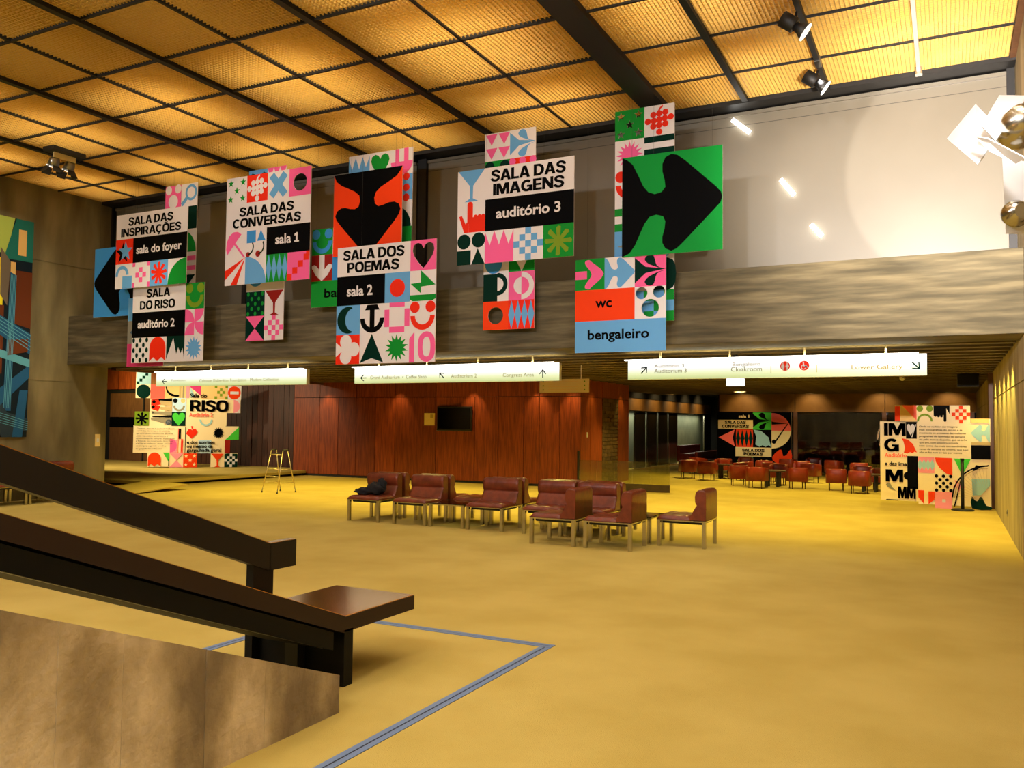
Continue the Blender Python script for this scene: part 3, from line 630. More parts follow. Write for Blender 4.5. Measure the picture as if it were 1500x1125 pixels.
S3 = {(3, 0, 1, 1): ('pink', [(W_, [heart(s=.94)])]), (0, 1, 2, 1): ('black', []), (2, 1, 1, 1): ('blue', [('red', [circ(.5, .48, .3)])]), (3, 1, 1, 1): (None, T_bolt('green')),
      (0, 2, 1, 1): ('blue', T_moon('dkgreen')), (1, 2, 1, 1): (None, T_anchor('black')), (2, 2, 1, 1): (None, T_sq('pink')), (3, 2, 1, 1): (None, T_smile('red')),
      (0, 3, 1, 1): ('red', T_clover('white')), (1, 3, 1, 1): (None, T_A('dkgreen')), (2, 3, 1, 1): (None, T_burst('green', 14)), (3, 3, 1, 1): (None, T_ten('pink'))}
make_sign('hanging_sign', 'large hanging sign reading SALA DOS POEMAS, sala 2, with a cut-out heart', -8.76, FY, 4.384, 0.4695, 4, 4, S3,
          [('SALA DOS', .25, 2.75, .45, .34, 'black'), ('POEMAS', .43, 2.55, .88, .34, 'black'), ('sala 2', .43, 1.5, 1.68, .33, 'white')], (1.0, 3.0))
S4 = {(1, 1, 3, 1): ('black', []), (0, 0, 1, 1): (None, T_glass('blue')), (0, 1, 1, 1): (None, T_hand('red')), (0, 2, 1, 1): (None, T_dino('dkgreen')), (1, 2, 1, 1): (None, T_teeth('pink')),
      (2, 2, 1, 1): (None, checker('blue', 5, dia)), (3, 2, 1, 1): ('green', T_sun('olive', 8))}
make_sign('hanging_sign', 'white hanging sign reading SALA DAS IMAGENS, auditório 3, with a blue glass tile', -6.52, FY, 5.351, 0.4725, 4, 3, S4,
          [('SALA DAS', 1.2, 3.72, .45, .35, 'black'), ('IMAGENS', 1.28, 3.67, .89, .35, 'black'), ('auditório 3', 1.39, 3.57, 1.62, .30, 'white')], (1.0, 3.0))
S5 = {(0, 1, 3, 1): ('black', []), (3, 0, 1, 1): ('green', T_smile('olive')), (3, 1, 1, 1): (None, T_pinwheel('pink')), (3, 2, 1, 1): (None, T_burst('blue', 14)),
      (0, 2, 1, 1): (None, T_dots('dkgreen', .08)), (1, 2, 1, 1): (None, T_dome('red')), (2, 2, 1, 1): ('dkgreen', T_mount('white'))}
make_sign('hanging_sign', 'white hanging sign reading SALA DO RISO, auditório 2, below the foyer sign', -13.665, 11.0, 4.06, 0.4715, 4, 3, S5,
          [('SALA', .80, 2.12, .42, .33, 'black'), ('DO RISO', .43, 2.42, .88, .33, 'black'), ('auditório 2', .33, 2.43, 1.62, .30, 'white')], (0.5, 3.5), tw=0.4625)
def arrow_sign(label, X0, Y, Zt, s, bg, rot, tw=None):
    return make_sign('arrow_sign', label, X0, Y, Zt, s, 1, 1, {(0, 0, 1, 1): (bg, [('black', [arrow(rot)])])}, [], (0.1, 0.9), tw=tw)
arrow_sign('square bright green hanging sign with a big black arrow pointing right', -3.975, 11.05, 5.266, 1.382, 'bigreen', 0)
arrow_sign('square orange hanging sign with a big black arrow pointing down', -8.98, 11.05, 5.64, 1.352, 'orange', 3)
arrow_sign('square blue hanging sign with a big black arrow pointing left', -14.98, 11.15, 4.935, 1.356, 'bigblue', 2, 1.30)
S8 = {(0, 0, 1, 1): ('green', T_pluck('pink')), (1, 0, 1, 1): (None, [('blue', [arrow(0)])]), (2, 0, 1, 1): ('pink', T_petals('dkgreen')), (0, 1, 2, 1): ('orange', []),
      (2, 1, 1, 1): (None, [(W_, [circ(.22, .8, .19, 18)]), (W_, [circ(.78, .82, .19, 18)]), (W_, [circ(.5, .33, .28, 22)])]), (0, 2, 3, 1): ('blue', [])}
make_sign('hanging_sign', 'hanging sign reading wc on orange and bengaleiro on blue, below the green arrow', -4.672, 11.07, 3.903, 0.438, 3, 3, S8,
          [('wc', .69, 1.25, 1.57, .30, 'black'), ('bengaleiro', .44, 2.47, 2.58, .29, 'black')], (0.4, 2.6))
S9 = {(0, 0, 1, 1): ('green', [(W_, L[0:1] and L) for c, L in T_stars('x')]), (1, 0, 1, 1): (None, T_grape('red')), (0, 1, 1, 1): (None, T_burst('pink', 16)), (1, 1, 1, 1): (None, T_stripes('dkgreen')),
      (0, 2, 1, 1): (None, T_smile('red')), (0, 3, 1, 1): (None, checker('green', 4)), (0, 4, 1, 1): ('blue', T_burst('grey', 4, .4, .3)), (1, 4, 1, 1): (None, T_x('blue')),
      (1, 5, 1, 1): (None, [('dkgreen', [smooth(rect(.1, .06, .96, .94), 4)])]), (0, 6, 1, 1): ('blue', []), (1, 6, 1, 1): ('green', checker('blue', 3))}
make_sign('hanging_sign', 'tall two-column pattern sign with cut-out stars behind the green arrow', -4.144, 11.22, 5.998, 0.4276, 2, 7, S9, [], (0.5, 1.5))
S10 = {(0, 0, 1, 1): ('pink', T_circles3('white')), (1, 0, 1, 1): (None, T_drop('blue')), (0, 1, 1, 1): (None, T_heart('red')), (1, 1, 1, 1): ('dkgreen', []), (1, 2, 1, 1): (None, T_quarter('green')),
       (1, 3, 1, 1): ('white', [('pink', [rect(0, .2, 1, .4)]), ('pink', [rect(0, .62, 1, .82)])]), (1, 4, 1, 1): (None, [('dkgreen', [[(0, 0), (1, 1), (0, 1)]])]), (0, 5, 1, 1): ('blue', []), (0, 6, 1, 1): ('pink', [])}
make_sign('hanging_sign', 'narrow pattern sign with pink and magnifier tiles behind the foyer sign', -13.13, 11.22, 5.98, 0.4276, 2, 5, S10, [], (0.5, 1.5), tw=0.416)
S12 = {(0, 0, 1, 1): ('blue', []), (0, 1, 1, 1): ('grey', [('blue2', [[(.2, .5), (1, .95), (1, .05)]]), ('dkgreen', [rect(.5, .82, 1, 1)])]), (0, 2, 3, 1): ('rose', []), (1, 1, 1, 1): ('green', [])}
make_sign('hanging_sign', 'dim grey and pink pattern sign half hidden behind the laughter room sign', -13.95, 11.13, 3.90, 0.437, 3, 3, S12, [], (0.3, 2.7), tw=0.33)
S13 = {(0, 0, 1, 1): ('blue', T_stars('dkgreen')), (1, 0, 1, 1): ('pink', T_teeth('white')), (0, 1, 1, 1): ('red', []), (1, 1, 1, 1): ('blue', []), (0, 4, 1, 1): (None, [('bigblue', [circ(.5, .62, .42)])]), (1, 4, 1, 1): (None, [('rose', [circ(.5, .95, .42)])]),
       (0, 5, 1, 1): ('dkgreen', T_dots('green', .07)), (1, 5, 1, 1): (None, T_glass('darkred')), (0, 6, 1, 1): ('dkgreen', T_hour('pink')), (1, 6, 1, 1): (None, checker('pink', 5, dia))}
make_sign('hanging_sign', 'narrow pattern sign with red glass and hourglass tiles behind the conversation sign', -11.03, 11.22, 6.02, 0.433, 2, 7, S13, [], (0.5, 1.5))
S14 = {(0, 0, 1, 1): ('green', T_smile('bigblue')), (1, 0, 1, 1): (None, [('black', [[(.0, .2), (.5, .5), (.5, 0)]])]), (0, 1, 1, 1): ('darkred', T_downarrow('white')), (1, 1, 1, 1): ('bigblue', [('grey', [circ(.8, .5, .45)])]), (0, 2, 2, 1): ('green', [])}
make_sign('hanging_sign', 'small green hanging sign reading bar, left of the poem room sign', -9.49, 11.13, 4.80, 0.4375, 2, 3, S14, [('bar', .64, 1.55, 2.64, .33, 'black')], (0.2, 1.8))
S15 = {(0, 0, 1, 1): (None, [('blue', [[(0, 0), (1, 0), (1, .92), (.82, .5), (.66, .92), (.5, .45), (.33, .92), (.16, .45), (0, .92)]])]), (1, 0, 1, 1): (None, T_heart('green')),
       (2, 0, 1, 1): (None, [('pink', [rect(.2, .5, .38, 1)]), ('pink', [rect(.6, .5, .8, 1)]), ('pink', [[(0, .5)] + [(1, .5)] + circ(.5, .5, .5, 10, a0=0, a1=-PI)[1:-1]])]),
       (2, 1, 1, 1): ('blue', [('red', [circ(x, y, .15, 14)]) for x, y in ((.2, .68), (.72, .9), (.2, .28), (.72, .48), (.72, .1))]), (2, 2, 1, 1): (None, [('dkgreen', [ring(.1, .0, .85, .45, 0, PI / 2)])]), (2, 3, 1, 1): (None, [('green', [rect(.3, 0, 1, 1)])])}
make_sign('hanging_sign', 'pattern sign with green heart tile behind the orange arrow sign', -8.82, 11.22, 5.98, 0.423, 3, 4, S15, [], (0.5, 2.5))
S16 = {(0, 0, 1, 1): (None, T_tri4('pink')), (1, 0, 1, 1): (None, T_petals('blue')), (0, 1, 1, 1): ('green', T_smile('dkgreen')), (1, 1, 1, 1): ('red', [('pink', [circ(x, y, .13, 14)]) for x, y in ((.1, .88), (.5, .88), (.9, .88), (.3, .6), (.7, .6), (.5, .3))]),
       (0, 4, 1, 1): (None, [('bigblue', [circ(.4, .32, .34)])]), (1, 4, 1, 1): ('green', [('white', [[(0, .9), (.98, .9), (.5, 0)]])]), (0, 5, 1, 1): (None, T_P('dkgreen')),
       (1, 5, 1, 1): ('pink', [('white', [ring(.5, .5, .48, .3, -PI / 2, PI / 2)]), ('white', [circ(.5, .5, .3, 12, a0=PI / 2, a1=1.5 * PI)])]), (0, 6, 1, 1): ('orange', [(W_, [circ(.5, .5, .3, 24)])]), (1, 6, 1, 1): ('red', T_diam('blue', 4))}
make_sign('hanging_sign', 'tall two-column pattern sign running behind the image room sign', -6.24, 11.22, 5.98, 0.4276, 2, 7, S16, [], (0.5, 1.5))

# ------------------------------------------------------------------ light box signs
def lightbox(label, x0, x1, texts, arrows, discs=()):
    t = thing('lightbox_sign', label, 'sign', ((x0 + x1) / 2, 12.58, 2.43)); hw = (x1 - x0) / 2
    box('acrylic_front', (-hw, -0.05, -0.145), (hw, -0.04, 0.145), M_box, t); box('housing', (-hw, -0.04, -0.145), (hw, 0.05, 0.14), M_whitepaint, t)
    box('tube_lamp', (-hw - 0.06, -0.06, 0.147), (hw - 0.1, 0.0, 0.158), M_lamp, t)
    for k in range(4):
        x = -hw + 0.5 + (2 * hw - 1.0) * k / 3; box('hanger', (x - 0.012, -0.01, 0.14), (x + 0.012, 0.01, 0.27), M_brass, t)
    to3 = lambda u, v, d=0: (-hw + u, -0.0515, -0.145 + v)
    for s, a, b, base, cap, c in texts: text_obj(s, a, b, base, cap, c, to3, t, bold=0.0)
    for (x, y, a) in arrows:
        L = [rotp(q, a, 0, 0) for q in ([(-.07, -.009), (.05, -.009), (.05, .009), (-.07, .009)], [(.07, 0), (.0, .06), (-.018, .055), (.045, 0), (-.018, -.055), (.0, -.06)])]
        link('printed_arrow', poly_mesh('printed_arrow', [('dkgreen', [[(x + p, y + q) for p, q in l]]) for l in L], to3), t)
    for i, x in enumerate(discs):
        it = [('red', [circ(x, .16, .068, 24)])]; W2 = lambda L: ('white', [[(x + p * .068, .16 + q * .068) for p, q in L]])
        if i == 0: it += [W2(circ(-.45, .6, .14, 10)), W2(circ(.45, .6, .14, 10)), W2([(-.7, .4), (-.2, .4), (-.1, -.2), (-.3, -.8), (-.6, -.8), (-.8, -.2)]), W2([(.25, .4), (.65, .4), (.85, -.25), (.6, -.25), (.6, -.8), (.3, -.8), (.3, -.25), (.05, -.25)])]
        else: it += [W2(circ(-.15, .68, .15, 10)), W2([(-.25, .5), (-.02, .5), (.02, .1), (.4, .1), (.62, -.5), (.85, -.45), (.85, -.3), (.68, -.32), (.48, .02), (.0, -.12), (-.25, -.1)]), W2(ring(-.12, -.3, .5, .36, 2.0, 5.9))]
        me = poly_mesh('pictogram', it, lambda x_, y_, d: (-hw + x_, -0.0515 - 0.0004 * min(d, 4), -0.145 + y_)); link('pictogram', me, t)
    area('lightbox_tube', ((x0 + x1) / 2, 12.56, 2.60), 2 * hw, 0.05, 26, (1, .95, .6), (PI, 0, 0))
    return t
PC['faint'] = (214, 206, 130); PC['faint2'] = (150, 122, 24)
lightbox('left white light box sign naming the Modern Collection, above the RISO booth', -14.78, -10.76,
         [('Foundation', .45, .85, .10, .045, 'faint'), ('Calouste Gulbenkian Foundation - Modern Collection', 1.25, 3.35, .075, .06, 'faint')], [(.24, .10, PI)])
lightbox('middle white light box sign with three arrows, below the poem room sign', -9.63, -5.56,
         [('Grand Auditorium  •  Coffee Shop', .35, 1.55, .075, .06, 'faint'), ('Auditorium 2', 2.05, 2.55, .075, .06, 'faint'), ('Congress Area', 3.05, 3.62, .075, .06, 'faint')],
         [(.2, .10, PI), (1.86, .12, PI * .75), (3.78, .12, PI / 2)])
lightbox('right white light box sign with red toilet discs, Auditorium 3 and Cloakroom', -4.40, -0.25,
         [('Auditorium 3', .42, .92, .095, .06, 'faint2'), ('Auditório 3', .42, .88, .175, .05, 'faint'), ('Cloakroom', 1.58, 2.02, .095, .065, 'faint2'), ('Bengaleiro', 1.6, 2.0, .175, .05, 'faint'), ('|', 2.14, 2.15, .09, .08, 'faint'), ('|', 2.76, 2.77, .09, .08, 'faint'), ('Lower Gallery', 3.22, 3.86, .095, .06, 'faint2')],
         [(.26, .14, PI / 4), (4.02, .13, -PI / 4)], (2.34, 2.60))
t = thing('direction_sign', 'small pale yellow sign with arrow dots hanging before the wood wall', 'sign', (-6.55, 15.0, 2.32))
box('panel', (-.51, -.02, -.13), (.51, .02, .13), M_cream, t)
for x in (-.43, .43):
    for z in (-.08, 0, .08): MB().box((x - .012, -.024, z - .012), (x + .012, -.02, z + .012)).obj('screw_cap', pm('olive'), t)
for z in (-.07, -.02, .03, .08): box('text_line', (-.32, -.0225, z - .004), (.3, -.0215, z + .004), pm('sand'), t)
for x in (-.35, .35): box('hanger', (x - .008, -.006, .13), (x + .008, .006, .39), M_brass, t)
t = thing('exit_sign', 'small glowing white emergency box under the right light box', 'sign', (-2.97, 13.5, 2.28))
box('glowing_cover', (-.135, -.05, -.065), (.135, .05, .05), M_exit, t, 0.008); box('mount', (-.03, -.03, .05), (.03, .03, .45), M_black, t)

# ================================================================== BOOTHS AND POSTER
def pxboard(name, label, cat, X0, Y, Zt, m_per, boards, items, texts, mv=None, th=0.05, rz=0, u0=0):
    mv = mv or m_per
    """boards and print given in a local grid (u right, v down) with m_per metres per unit"""
    t = thing(name, label, cat, (X0, Y, 0), rz); to3 = lambda u, v, d=0: ((u - u0) * m_per, -0.003 - 0.0004 * min(d, 6), Zt - v * mv)
    for (a, b, c, d) in boards: box('board', ((a - u0) * m_per, 0, Zt - d * mv), ((c - u0) * m_per, th, Zt - b * mv), M_boothb, t)
    for k, (nm, its) in enumerate(items):
        link(nm, poly_mesh(nm, its, lambda u, v, d: (lambda p: (p[0], p[1] - 0.0008 * k, p[2]))(to3(u, v, d))), t)
    for s, a, b, base, cap, col, bold in texts:
        f3 = lambda u, v, d=0, base=base: ((u - u0) * m_per, -0.034, Zt - (2 * base - v) * mv)
        if all(ch in GLY for ch in s): caps_obj(s, a, b, base, cap, col, f3, t)
        else: text_obj(s, a, b, base, cap, col, f3, t, bold=bold)
    return t
M_boothb = mat('booth_board', (248, 226, 178), 0.55)
def at_(x, y, s, L, sy=None):
    """unit motif placed in a cell whose top-left is x, y (v down)"""
    sy = sy or s
    return [(c, [[(x + p * s, y + (1 - q) * sy) for p, q in l] for l in ls]) for c, ls in L]
def cell(x, y, s, bg, L, w_=1, sy=None):
    sy = sy or s
    return ('printed_tile', ([(bg, [rect(x, y, x + s * w_, y + sy)])] if bg else []) + at_(x, y, s, L, sy))
q = 165
R_items = [cell(60, -75, q, 'pale', [('dkgreen', [rect(i * .2, i * .2, i * .2 + .2, i * .2 + .2)]) for i in range(5)]), cell(60, 90, q, None, [('dkgreen', [circ(.5, .5, .49)])]), cell(225, 90, q, 'salmon', []),
    ('printed_photo', [('sand', [rect(395, 80, 650, 245)]), ('black', [smooth([(405, 90), (430, 160), (500, 200), (560, 205), (555, 230), (470, 220), (412, 170), (398, 90)], 2)]), ('tan', [rect(560, 90, 585, 240)]), ('steel', [rect(600, 90, 622, 240)]), ('pinkl', [rect(640, 85, 682, 240)]), ('orange', [rect(430, 85, 560, 100)])]),
    ('printed_photo', [('black', [[(240, 262), (480, 245), (480, 280), (250, 300)]]), ('tan', [[(335, 275), (480, 285), (480, 335), (345, 325)]]), ('red', [[(235, 265), (320, 265), (350, 320), (290, 335), (235, 330)]]), ('black', [circ(268, 290, 20, 14)]),
                       ('tan', [[(330, 345), (480, 350), (480, 395), (350, 380)]]), ('red', [[(235, 335), (345, 335), (320, 400), (270, 385), (240, 370)]]), ('black', [circ(262, 348, 18, 14)]), ('steel', [[(240, 400), (480, 405), (480, 445), (245, 435)]]), ('black', [circ(260, 412, 12, 10)]),
                       ('black', [[(245, 455), (480, 445), (480, 475), (260, 470)]]), ('steel', [[(235, 475), (480, 480), (470, 560), (240, 500)]]), ('blue2', [circ(445, 527, 34, 18)]), ('white', [circ(445, 527, 18, 14)])]),
    cell(485, 240, q, 'lblue', [('black', [circ(.2, .8, .17, 14)]), ('sand', [circ(.75, .8, .17, 14)]), ('steel', [ring(.48, .46, .42, .28, PI, 2 * PI)])]), cell(480, 405, q, 'dkgreen', [('lime', [heart(s=1.02)])]),
    cell(52, 405, q, 'olive', T_sun('black', 8)),
    ('printed_panel', [('pinkl', [rect(468, 735, 550, 885)]), ('pink', [circ(470, 800, 80, 18, a0=-PI / 2, a1=PI / 2)]), ('black', [rect(568, 600, 595, 720)]), ('salmon', [rect(560, 600, 568, 885)]), ('salmon', [rect(596, 720, 622, 885)]), ('red', [circ(607, y, 13, 10) for y in ()] or [rect(600, 740, 620, 870)]), ('black', [rect(644, 580, 652, 880)])]),
    ('printed_panel', [('rose', [[(685, 90), (820, 90), (820, 210), (690, 110)]]), ('pale', [smooth([(690, 105), (735, 190), (735, 230), (700, 230)], 1)]), ('sand', [rect(822, 85, 985, 245)])]),
    cell(985, 85, 160, 'sand', [('olive', [rect(a, b, a + .2, b + .2)]) for a, b in ((.0, .82), (.82, .82), (.0, .0), (.82, .0), (.4, .6), (.2, .4), (.6, .4), (.4, .2))]),
    cell(1148, 85, q, 'white', [('orange', [circ(.48, .5, .48)]), ('white', [rect(.18, .4, .8, .6)])]), ('printed_tile', [('white', [rect(1225, 250, 1305, 410)]), ('pinkl', [circ(1222, 330, 78, 16, a0=-PI / 2, a1=PI / 2)])]),
    ('printed_motif', [('pale', [ring(890, 490, 80, 58, 0, PI)])]), ('printed_motif', [('red', [[(x * 1.4 + 655, 790 - y * 1.3 + 0) for x, y in [(0, 100), (20, 145), (45, 140), (50, 100 + 30), (55, 140), (80, 145), (100, 100 + 15), (85, 90), (48, 55), (12, 90)]]]), ('red', [[(710, 570), (738, 570), (724, 612)]])]),
    ('printed_motif', [('black', [star(1045, 650, 70, 16, .66)])]), cell(1130, 570, q, None, [('lime', [[(0, 0), (1, 0), (1, .95)]])], sy=160), ('printed_motif', [('lblue', [rect(805, 735, 960, 890)])]),
    cell(210, 880, q, None, [('orange', T_dome('x')[0][1])]), ('printed_tile', [('lime', [[(390, 880), (465, 880), (465, 1000)]]), ('dkgreen', [rect(455, 960, 465, 1040)])]),
    cell(468, 890, 162, None, T_hour('pinkl')), cell(630, 890, q, 'orange', T_stars('cream')), cell(960, 895, 160, None, T_glass('orange')), cell(1125, 895, 160, 'dkgreen', checker('white', 5, dia)),
    ('printed_tile', [('darkred', [rect(1125, 735, 1190, 890)])])]
R_txt = [('Onde se discute e quais as melhores', 78, 525, 608, 14, 'text', .01), ('comédias de sempre do cinema,', 78, 465, 637, 14, 'text', .01), ('apresentando tendências fílmicas', 76, 498, 666, 14, 'text', .01), ('quais os melhores cartoons e', 76, 440, 695, 14, 'text', .01),
         ('cartoonistas de sempre, explicando', 75, 520, 724, 14, 'text', .01), ('e fazendo ou mostrando desenhos', 74, 500, 753, 14, 'text', .01), ('e quais as melhores séries cómicas', 74, 495, 782, 14, 'text', .01), ('de sempre segundo o índice', 73, 425, 811, 14, 'text', .01), ('de gargalhadas aditivado', 72, 375, 840, 14, 'text', .01),
         ('Sala do', 690, 893, 232, 46, 'black', .035), ('RISO', 697, 1155, 393, 130, 'black', .02), ('Auditório 2', 685, 970, 457, 42, 'salmon', .03), ('e dos sorrisos', 668, 1003, 778, 37, 'black', .035), ('ou mesmo da', 668, 978, 824, 37, 'black', .035), ('gargalhada geral', 668, 1082, 870, 37, 'black', .035)]
mR = (23.059 - 18.591) / (350 - 196.8) / 8.035   # metres per grid unit at the booth
pxboard('exhibition_booth', 'tall patchwork display wall reading Sala do RISO on the carpeted platform', 'display', -20.6, 18.7, 2.87, 0.00239,
        [(55, -75, 225, 250), (225, 90, 395, 250), (395, 85, 1140, 565), (225, 250, 485, 565), (52, 405, 225, 565), (42, 565, 645, 882), (645, 565, 1130, 890), (1140, 85, 1310, 410), (1130, 570, 1292, 732), (210, 880, 468, 1045), (468, 885, 795, 1055), (958, 890, 1122, 1055), (1122, 890, 1288, 1055)],
        R_items, R_txt, mv=0.00258, rz=math.radians(47.8), u0=683)
I_items = [('printed_tile', [('orange', [rect(218, 68, 272, 225)])]), cell(275, 60, q, 'sand', [('salmon', [[(.1, 1), (1, 1), (1, .05)]])]), cell(440, 60, q, None, [('olive', [circ(.2, .8, .2)]), ('olive', [circ(.8, .8, .2)]), ('olive', [ring(.5, .0, .48, .36, 0, PI)])]),
    ('printed_motif', [('black', [[(610, 60), (770, 60), (770, 150), (738, 90), (738, 220), (724, 232), (710, 220), (710, 160), (612, 170)]]), ('black', [circ(630, 165, 14, 10)]), ('black', [circ(660, 170, 14, 10)]), ('black', [circ(690, 170, 14, 10)])]),
    cell(790, 62, 180, None, checker('orange', 5, dia)), ('printed_arrow', at_(975, 250, 180, [('pale', [arrow(2)])])),
    ('printed_tile', [('black', [rect(330, 235, 440, 405)]), ('white', [heart(378, 315, 90)][:1] and [[(378 + (x - .5) * 90, 310 - (y - .5) * 130) for x, y in heart()]]), ('white', [[(385, 390), (395, 390), (435, 260), (425, 255)]])]),
    ('printed_motif', [('orange', [[(285, 402), (350, 415), (400, 460), (440, 548), (415, 540), (395, 556), (370, 545), (345, 560), (320, 555), (305, 558), (318, 500), (305, 440)]])]),
    ('printed_tile', [('black', [rect(340, 585, 448, 925)]), ('black', [circ(345, 790, 42, 18, a0=PI / 2, a1=1.5 * PI)])]),
    cell(448, 590, 165, 'pinkl', [('pale', [[(0, .6), (.12, .85), (.25, .6), (.37, .85), (.5, .6), (.62, .85), (.75, .6), (.87, .85), (1, .6), (1, .4), (.87, .15), (.75, .4), (.62, .15), (.5, .4), (.37, .15), (.25, .4), (.12, .15), (0, .4)]])]),
    ('printed_motif', [('orange', [[(620, 594), (790, 597), (790, 770), (730, 755), (665, 700), (628, 640)]])]), ('printed_motif', [('lime', [[(805, 600), (970, 603), (885, 770)]])]),
    ('printed_dots', [('black', [circ(632 + 35 * i * 1.0, 782 + 36 * j * 1.0, 17, 14)]) for j in range(5) for i in range(5) if (i + j) % 2 == 0]),
    cell(448, 925, 165, None, [('orange', [rect(0, .5, .35, .95)]), ('orange', [[(.35, .9), (.35, .1), (.0, .5)]]), ('orange', [rect(.62, .45, 1, .9)]), ('orange', [[(.62, .8), (1, .4), (.62, .1)]])]),
    cell(615, 940, 170, 'pinkl', [('white', [rect(.42, .35, .62, .55)])]), ('printed_motif', [('pinkl', [star(850, 870, 70, 5)])]),
    ('printed_bicycle', [('black', [ring(1130, 1010, 350, 336, PI + .05, 1.5 * PI, 30)]), ('tan', [ring(1130, 1010, 325, 318, PI + .05, 1.5 * PI, 30)]), ('pale', [[(975, 800), (1150, 795), (1150, 860), (1060, 960), (985, 965)]])] +
        [('tan', [[(1128, 1010), (1130 + 318 * math.cos(a), 1010 + 318 * math.sin(a)), (1130 + 318 * math.cos(a + .008), 1010 + 318 * math.sin(a + .008))]]) for a in [PI * 1.03 + k * .11 for k in range(14)]] + [('black', [[(1020, 660), (1060, 668), (1140, 655), (1142, 668), (1060, 684), (1000, 720), (985, 715)]]), ('black', [[(800, 1080), (870, 800), (878, 805), (812, 1085)]])]),
    ('printed_motif', [('dkgreen', [smooth([(975, 975), (1000, 1010), (1030, 1020), (1050, 980), (1075, 985), (1110, 1060), (1155, 1070), (1155, 1100), (975, 1095)], 2)])]), ('printed_motif', [('black', [rect(120, 1040, 240, 1050)]), ('grey', [smooth([(120, 885), (160, 870), (180, 910), (220, 950), (150, 920)], 2)])]),
    ('printed_tile', [('sand', [rect(972, 195, 1145, 235)]), ('black', [rect(975, 462, 1157, 603)]), ('tan', [rect(975, 430, 1157, 460)])])]
I_txt = [('IM', 108, 325, 375, 128, 'black', .02), ('G', 108, 255, 538, 128, 'black', .02), ('Auditório', 108, 335, 597, 38, 'salmon', .03), ('e das ima', 108, 338, 686, 36, 'black', .035), ('M', 120, 295, 855, 125, 'black', .02), ('MM', 245, 422, 1025, 120, 'black', .02)]
for k, s in enumerate(('Onde se vai falar das imagens', 'mais iconográficas do século e as', 'mostrando os processos das melhores', 'programas de televisão de sempre', 'ou pelo menos daqueles que se acha', 'que sim, com amostra incluída,', 'bem como das mais extraordinárias', 'cenas de sempre do cinema, que aqui', 'não se faz nem se fala por menos')):
    I_txt.append((s, 465, (845, 890, 925, 915, 935, 855, 930, 945, 885)[k], 287 + 33 * k, 17, 'text', .01))
mI = (0.714 + 1.254) / (1450 - 1289) / 6.817
pxboard('exhibition_booth', 'patchwork display wall with IM G M lettering beside the right concrete wall', 'display', -1.254 - 62 * mI, 19.0, 2.045 + 55 * 0.00194, mI,
        [(218, 60, 970, 235), (62, 228, 450, 1050), (450, 235, 972, 1075), (972, 195, 1160, 430), (972, 430, 1157, 603), (972, 603, 1160, 1095)], I_items, I_txt, mv=0.00194)
mP = (7.445 - 4.882) / 107.6 / 5.77
P_items = [('printed_panel', [('black', [rect(60, 255, 690, 690)])]), ('printed_panel', [('cream', [rect(70, 318, 370, 393)])]), cell(370, 255, 155, 'lime', [('black', T_petals('x')[k][1]) for k in range(3)], sy=143),
    ('printed_motif', [('salmon', [[(525, 405)] + circ(525, 405, 160, 16, ry=146, a0=-PI / 2, a1=0)]), ('cream', [[(525, 405)] + circ(525, 405, 160, 16, ry=146, a0=0, a1=PI / 2)]), ('black', [[(528, 330), (660, 345), (528, 355)]]), ('black', [[(655, 345), (662, 350), (560, 500), (552, 490)]]), ('black', [circ(545, 495, 18, 10)])]),
    ('printed_motif', [('salmon', [[(75, 465), (215, 398), (195, 465), (215, 540)]])]), ('printed_motif', [('orange', [rect(225, 398, 370, 545)])] + [('dkgreen', [[(225 + 36 * i, 471), (243 + 36 * i, 400), (261 + 36 * i, 471), (243 + 36 * i, 542)]]) for i in range(4)]),
    ('printed_motif', [('pale', [[(375, 398), (440, 410), (500, 460), (522, 540), (500, 525), (475, 540), (450, 525), (425, 540), (390, 520), (398, 455)]])]), ('printed_panel', [('cream', [rect(220, 545, 525, 622)])]),
    ('printed_motif', [('orange', [smooth([(530, 620), (590, 560), (612, 570), (620, 610), (650, 600), (682, 555), (686, 668), (560, 668)], 2)]), ('lime', [[(230, 665), (260, 632), (292, 628), (285, 650)]]), ('lime', [[(330, 640), (370, 626), (368, 642)]])])]
pxboard('wall_poster', 'large black patchwork poster naming both rooms on the far wall behind the armchairs', 'poster', -7.445 - 70 * mP, 31.0, 2.057 + 255 * 0.00427, mP, [(60, 255, 690, 690)], P_items,
        [('sala 1', 250, 340, 298, 22, 'cream', .03), ('SALA DAS', 130, 310, 350, 24, 'black', .02), ('CONVERSAS', 105, 335, 384, 24, 'black', .02), ('SALA DOS', 278, 465, 580, 24, 'black', .02), ('POEMAS', 292, 452, 612, 24, 'black', .02), ('sala 2', 402, 497, 670, 22, 'cream', .03)], th=0.04, mv=0.00427)
